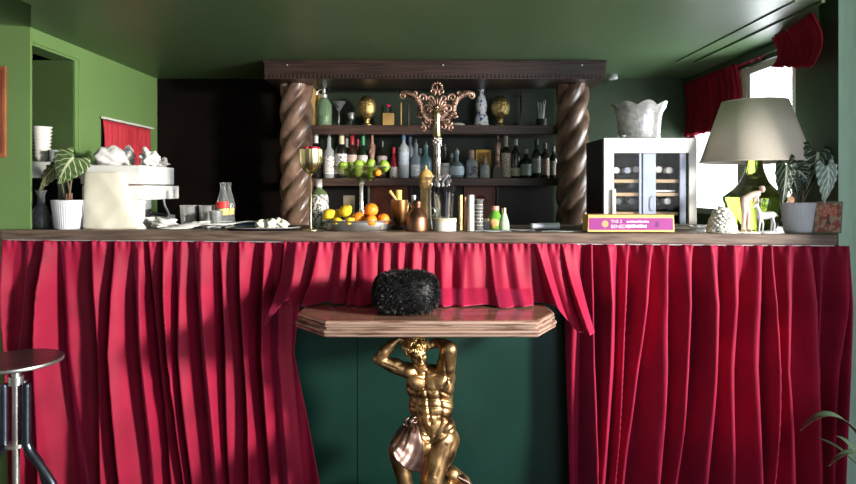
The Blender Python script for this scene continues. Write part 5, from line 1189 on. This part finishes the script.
# ---------------------------------------------------------------- table lamp
Yl = 2.64; lx = PX(754.5, Yl); t = thing('table_lamp', 'table lamp with linen shade and green glass base', 'lamp', (lx, Yl, CT))
def lz(py): return PZ(py, Yl)-CT
r0, r1 = W(50.5, Yl), W(30, Yl); za, zb = lz(162.5), lz(101.5)
m = MB(); m.lathe([(r0, za), (r1, zb)], n=72); m.build('lamp_shade', 'shade', t, solid=.002)
for q in ((r0, za, za+.006), (r1+.0004, zb-.006, zb)): MB().lathe([(q[0]+.0014, q[1]), (q[0]+.0014, q[2])], n=72).build('shade_trim', 'shade', t, solid=.001)
m = MB(); m.tube([(r1*cos(q), r1*sin(q), zb-.02) for q in [2*pi*i/40 for i in range(40)]], .002, closed=True, n=6)
for q in (0, 2.09, 4.19): m.tube([(0, 0, zb-.05), (r1*cos(q), r1*sin(q), zb-.02)], .002, n=6)
m.lathe([(0, lz(160)+.002), (.012, lz(160)+.002), (.012, zb-.10), (.018, zb-.10), (.018, zb-.05), (0, zb-.05)], n=20); m.build('lamp_fitting', 'brass', t)
zn = lz(158); a1, a2, zk, zt3 = W(7, Yl), W(28, Yl), lz(196), lz(230)
prof = [(0, 0), (W(17, Yl), 0), (W(19, Yl), .006), (W(24, Yl), (lz(213))), (W(28.5, Yl), lz(199)), (W(28, Yl), lz(196.5)), (W(20, Yl), lz(190)), (W(13, Yl), lz(182)), (W(9, Yl), lz(172)), (W(6.8, Yl), lz(162)), (W(6.8, Yl), zn+.004), (0, zn+.004)]
m = MB(); m.lathe(prof, n=48, fn=lambda q, z, a: (q*(1+.025*cos(12*a)), z)); m.build('glass_base', 'greenglass', t)
m = MB(); m.tube(spline([(-.05, .0, .004), (-.12, .02, .004), (PX(708, 2.6)-lx, .06, .004), (PX(700, 2.6)-lx, .02, .012), (PX(690, 2.55)-lx, -.02, .020), (PX(682, 2.5)-lx, .04, .004)], 8), .0022, n=8); m.build('power_cord', 'brushed', t)
# ornaments in front of the lamp
Y = 2.47; t = thing('beaded_cone', 'white cone-shaped ornament covered with coral-like beads, left of lamp', 'ornament', (PX(722, Y), Y, CT)); m = MB(); h = PZ(205, Y)-CT; rnd = random.Random(1)
m.lathe([(0, 0), (W(11, Y), 0), (W(11, Y), h*.3), (W(5, Y), h*.88), (0, h*.95)], n=24)
n_ = 130
for i in range(n_):
    u = (i+.5)/n_; a = i*2.39996; z = h*.04+h*.92*(1-sqrt(1-u)); r_ = interp([(0, W(13, Y)), (h*.25, W(12.3, Y)), (h*.8, W(6.5, Y)), (h, .004)], z)
    s_ = .0062*rnd.uniform(.8, 1.2); m.ell((r_*cos(a), r_*sin(a), max(z, .007)), s_*1.35, n=7, m=5)
m.build('beaded_body', mat('white_coral', (.78, .77, .72), .5), t)
o = MB().lathe([(0, 0), (W(17, Y), 0), (W(18, Y), .004), (W(16, Y), .005), (0, .004)], n=36).build('saucer', 'china', t)
# bending pink figurine
Y = 2.44; t = thing('bending_figurine', 'pale pink figurine of a bending nude person before the lamp', 'figurine', (PX(747, Y), Y, CT)); o0 = Vector((PX(747, Y), Y, CT))
def G(px, py, d=0): return P(px, py, Y+d)-o0
m = MB(); k = Y/F
m.cap(G(743, 229), G(744, 212), 1.7*k, 2.6*k); m.cap(G(744, 212), G(743.5, 202), 2.6*k, 3.6*k); m.cap(G(748, 229, .01), G(748, 213, .008), 1.7*k, 2.6*k); m.cap(G(748, 213, .008), G(745, 202, .003), 2.6*k, 3.4*k)
m.cap(G(744, 200), G(751, 195.5), 4.2*k, 3.6*k); m.cap(G(751, 195.5), G(757, 194), 3.6*k, 3.4*k); m.cap(G(757, 194), G(761, 191), 1.6*k, 1.4*k); m.ell(G(762.3, 189.5), (2.8*k, 2.9*k, 3.3*k), n=14, m=10)
m.cap(G(757, 195, -.008), G(758, 202, -.014), 1.5*k, 1.2*k); m.cap(G(758, 202, -.014), G(755, 207, -.01), 1.2*k, .9*k); m.cap(G(756, 195, .01), G(753, 203, .01), 1.5*k, 1.1*k)
m.cap(G(742, 230), G(745.5, 230.3, -.01), 1.3*k, 1.1*k); m.cap(G(748, 230, .01), G(751, 230.3), 1.3*k, 1.1*k)
m.ell(G(762, 188, .002), (3.1*k, 3.0*k, 2.4*k), n=12, m=8)
rw = m.build('tmp_fig', 'white', None); md = rw.modifiers.new('r', 'REMESH'); md.mode = 'VOXEL'; md.voxel_size = .0012; md.use_smooth_shade = True; md = rw.modifiers.new('s', 'SMOOTH'); md.iterations = 4
dg = bpy.context.evaluated_depsgraph_get(); dg.update(); me = bpy.data.meshes.new_from_object(rw.evaluated_get(dg)); bpy.data.objects.remove(rw); me.materials.clear(); me.materials.append(mat('pale_pink_ceramic', (.66, .48, .42), .4))
for p in me.polygons: p.use_smooth = True
fo = bpy.data.objects.new('figure', me); COL.objects.link(fo); fo.parent = t
m = MB(); m.lathe([(0, -.002), (W(13, Y), -.002), (W(13, Y), .004), (0, .005)], n=28, T=Matrix.Identity(3)); m.v = [(x+.01, y*.55, z+.002) for x, y, z in m.v]; m.build('base', 'china', t)
# white deer
Y = 2.43; t = thing('deer_figurine', 'white porcelain deer standing on oval base before the lamp', 'figurine', (PX(767, Y), Y, CT)); o0 = Vector((PX(767, Y), Y, CT)); k = Y/F; m = MB()
m.lathe([(0, 0), (1, 0), (.9, .008), (0, .012)], n=32); m.v = [(x*W(13.5, Y)+W(4, Y), y*.028, z) for x, y, z in m.v]
m.cap(G(760, 216), G(772, 215), 4.0*k, 3.7*k); m.cap(G(760, 214), G(757, 206), 2.4*k, 1.7*k); m.cap(G(757, 205), G(753.5, 206.5), 1.9*k, 1.1*k)
for (a, b_, c_, d_) in ((760, 218, 759, -.008), (761, 218, 762.5, .008), (772, 217, 774, -.008), (772, 217, 771, .008)):
    m.cap(G(a, b_, d_), G(c_+.6, 224, d_), 1.7*k, 1.0*k, n=10); m.cap(G(c_+.6, 224, d_), G(c_, 230.5, d_), 1.0*k, .8*k, n=10)
m.cap(G(775.5, 214), G(777.5, 216), 1.0*k, .6*k, n=8)
for s in (-1, 1): m.cap(G(757.5, 204, s*.004), G(759, 201, s*.010), .8*k, .4*k, n=8); m.tube([G(757.3, 204, s*.003), G(756, 198, s*.008), G(758, 194, s*.011)], [.0016, .0013, .0008], n=6); m.tube([G(756.3, 199.5, s*.007), G(753.5, 196.5, s*.009)], [.0012, .0007], n=6)
m.build('deer_body', mat('grey_white_porcelain', (.70, .71, .74), .25), t)
# potted alocasia
Yp = 2.47; t, H, r = ribpot(798, Yp, 32, 30, 'dark veined-leaf plant in grey-white ribbed pot beside the lamp'); o0 = Vector((PX(798, Yp), Yp, CT))
bigleaf(t, (0, 0, H*.85), Q(816, 153, 2.475), Q(806, 190, 2.44), W(19, Yp), 'leafdark', (.965, 0, -.26), cup=.15); bigleaf(t, (-.01, 0, H*.85), Q(786, 165, 2.42), Q(782, 205, 2.40), W(9.5, Yp), 'leafdark', (1, -.3, .1)); bigleaf(t, (.01, 0, H*.85), Q(826, 167, 2.42), Q(825, 203, 2.37), W(11, Yp), 'leafpale', (1, 0, .08)); bigleaf(t, (.0, .01, H*.85), Q(796, 170, 2.45), Q(812, 188, 2.47), W(10, Yp), 'leafdark', (.75, 0, .66))
bigleaf(t, (.0, .01, H*.85), Q(790, 172, 2.455), Q(798, 196, 2.45), W(8, Yp), 'leafdark', (1, -.3, -.4))
m = MB()
for i in range(5): a = i*1.3; m.tube(bez((.012*cos(a), .012*sin(a), H*.85), (.03*cos(a), .02*sin(a), H+.05), (.05*cos(a), .02*sin(a), H+.075+.01*i), 8), [.004-.0003*j for j in range(9)], n=8)
m.build('stalk', 'stem', t)
Y = 2.47
o = MB().lathe([(0, 0), (.014, 0), (.014, .004), (.010, .006), (0, .006)], T=Euler((pi/2-.2, 0, 0)).to_matrix(), n=20).build('snail_shell', mat('russet_shell', (.62, .25, .10), .4, c2=(.75, .55, .35), scale=60), t); o.location = (PX(788, 2.425)-PX(798, Yp), -.062, H+.012)
# tree card
Y = 2.42; t = thing('tree_card', 'card with red tree picture leaning beside the ribbed pot', 'card', (PX(828.5, Y), Y+.004, CT), radians(-4)); w_, h = W(14.5, Y), PZ(201.5, Y)-CT
m = MB(); m.prism([(-w_, 0), (w_*.90, 0), (w_, h), (-w_*.86, h)], 0, .006); m.build('card_body', mat('dark_green_card', (.10, .13, .08), .5), t, smooth=False)
m = MB(); m.prism([(-w_*.90, h*.04), (w_*.82, h*.04), (w_*.90, h*.95), (-w_*.78, h*.95)], -.0008, 0); m.build('picture_ground', mat('ochre_red_print', (.30, .22, .10), .5, c2=(.22, .03, .025), scale=45, lo=.46, hi=.56), t, smooth=False)
m = MB(); m.prism([(-.010, h*.30), (.010, h*.30), (.004, h*.42), (.004, h*.6), (-.004, h*.6), (-.004, h*.42)], -.0024, -.0016); m.build('printed_trunk', mat('trunk_print', (.05, .02, .015), .5), t, smooth=False)
m = MB(); m.prism([(w_*.62*cos(q)*(1+.1*sin(5*q)), h*.68+h*.17*sin(q)*(1+.1*cos(7*q))) for q in [2*pi*i/36 for i in range(36)]], -.0015, -.0009); m.build('printed_crown', mat('crown_print', (.36, .03, .03), .5, c2=(.50, .22, .10), scale=120, lo=.4, hi=.6), t, smooth=False)
# ---------------------------------------------------------------- valances at the window and little red curtain
def pleats(name, label, pts, ztop, zbot, amp, n, mt, nx=160, nz=16, group=None, axis_n=(1, 0), puff=.02, hemw=.006):
    (xa, ya), (xb, yb) = pts; L = sqrt((xb-xa)**2+(yb-ya)**2); tx, ty = (xb-xa)/L, (yb-ya)/L; nx_, ny_ = ty, -tx
    def pt(u, v):
        zt_, zb_ = (ztop if isinstance(ztop, (int, float)) else ztop[0]+(ztop[1]-ztop[0])*u), (zbot if isinstance(zbot, (int, float)) else zbot[0]+(zbot[1]-zbot[0])*u)
        z = zt_+(zb_-zt_)*v+hemw*sin(u*n*2*pi*.5+1)*v
        d = amp*(.5+.5*v)*(abs(sin(u*n*pi+.7*sin(u*17)+v*.5))-.5)+puff*sin(v*pi)+.004*sin(u*61+v*3)
        s = L*u+.004*sin(v*7+u*30); return (xa+tx*s+nx_*d, ya+ty*s+ny_*d, z)
    m = MB(); m.grid(nx, nz, pt, uv=False); o = m.build(name, mt, None, solid=.002, angle=180); return tag(o, label, 'curtain', group)
pleats('window_valance', 'long gathered red valance over the window above the wine cooler', ((1.625, 3.27), (1.625, 3.93)), CEIL-.035, 1.65, .035, 12, 'valance', nx=260)
pleats('window_valance', 'narrow gathered strip of red valance along the middle of the window top', ((1.63, 3.02), (1.63, 3.29)), CEIL-.05, 1.965, .020, 7, 'valance', puff=.01)
pleats('window_valance', 'short full red valance at the near end of the window, right of lamp shade', ((1.515, 2.44), (1.585, 2.86)), CEIL-.004, (1.80, 1.885), .024, 9, 'valance', puff=.03)
pleats('small_curtain', 'small pleated red curtain in the wall opening above the towels', ((XL+.020, 3.25), (XL+.020, 3.80)), 1.682, 1.34, .018, 11, 'curtainred', puff=.004)
o = MB().tube([(XL+.018, 3.24, 1.694), (XL+.018, 3.84, 1.694)], .007).build('curtain_rod', 'offwhite', None); tag(o, 'thin silver rod above the small red curtain', 'rod')
t = thing('ceiling_sensor', 'small white round sensor under the ceiling right of the beam', 'sensor', (PX(613, 3.80), 3.80, CEIL-.028))
MB().lathe([(0, 0), (.026, .0), (.030, .008), (.030, .016), (.022, .022), (0, .022)], n=32).build('sensor_body', 'white', t); MB().lathe([(0, .022), (.026, .022), (.026, .0278), (0, .0278)], n=16).build('bracket', 'white', t)

# ---------------------------------------------------------------- light
def area(name, loc, rot, sx, sy, e, c=(1, 1, 1), spread=180):
    l = bpy.data.lights.new(name, 'AREA'); l.shape = 'RECTANGLE'; l.size = sx; l.size_y = sy; l.energy = e; l.color = c; l.spread = radians(spread)
    o = bpy.data.objects.new(name, l); COL.objects.link(o); o.location = loc; o.rotation_euler = rot; return o
def aim(o, target): o.rotation_euler = (Vector(target)-o.location).to_track_quat('-Z', 'Y').to_euler()
# daylight through the room's side window (right of the camera)
a = area('side_window_daylight', (3.38, .5, 1.15), (0, 0, 0), 2.1, 1.7, 135, (1, .97, .92)); a.rotation_euler = (0, radians(90), 0)
# sky seen through the bar window
a = area('bar_window_daylight', (2.15, 3.35, 1.45), (0, radians(90), 0), 1.3, 1.7, 98, (.90, .96, 1)); 
# low sun patch through that side window
a = area('low_sun', (3.3, .2, 1.75), (0, 0, 0), .35, .35, 36, (1, .95, .86), 60); aim(a, (-.8, 2.6, 1.0))
# glazed shop front behind the camera
a = area('shop_front_daylight', (1.5, -1.6, 1.55), (radians(90), 0, radians(12)), 2.6, .9, 29, (.93, .96, 1))
a = area('low_cool_fill', (1.7, -1.6, .55), (radians(90), 0, radians(12)), 2.2, .8, 22, (.62, .62, 1))  # added low fill lamp that tints the lower curtains cool
w = bpy.data.worlds.new('world'); SC.world = w; w.use_nodes = True
w.node_tree.nodes['Background'].inputs[0].default_value = (.85, .92, 1, 1); w.node_tree.nodes['Background'].inputs[1].default_value = 1.2
cam = bpy.data.cameras.new('camera'); co = bpy.data.objects.new('camera', cam); COL.objects.link(co); SC.camera = co
co.location = (0, 0, HC); co.rotation_euler = (radians(90), 0, 0)
cam.sensor_fit = 'HORIZONTAL'; cam.sensor_width = 36; cam.lens = 36*F/856; cam.shift_y = -(242-HY)/856; cam.clip_start = .02
SC.view_settings.view_transform = 'Standard'; SC.view_settings.look = 'None'; SC.view_settings.gamma = 1; SC.view_settings.use_curve_mapping = False
SC.view_settings.exposure = 0.38
SC.cycles.max_bounces = 10; SC.cycles.transparent_max_bounces = 12; SC.cycles.transmission_bounces = 10; SC.cycles.use_denoising = True; SC.cycles.sample_clamp_indirect = 6; SC.cycles.caustics_refractive = False; SC.cycles.caustics_reflective = False
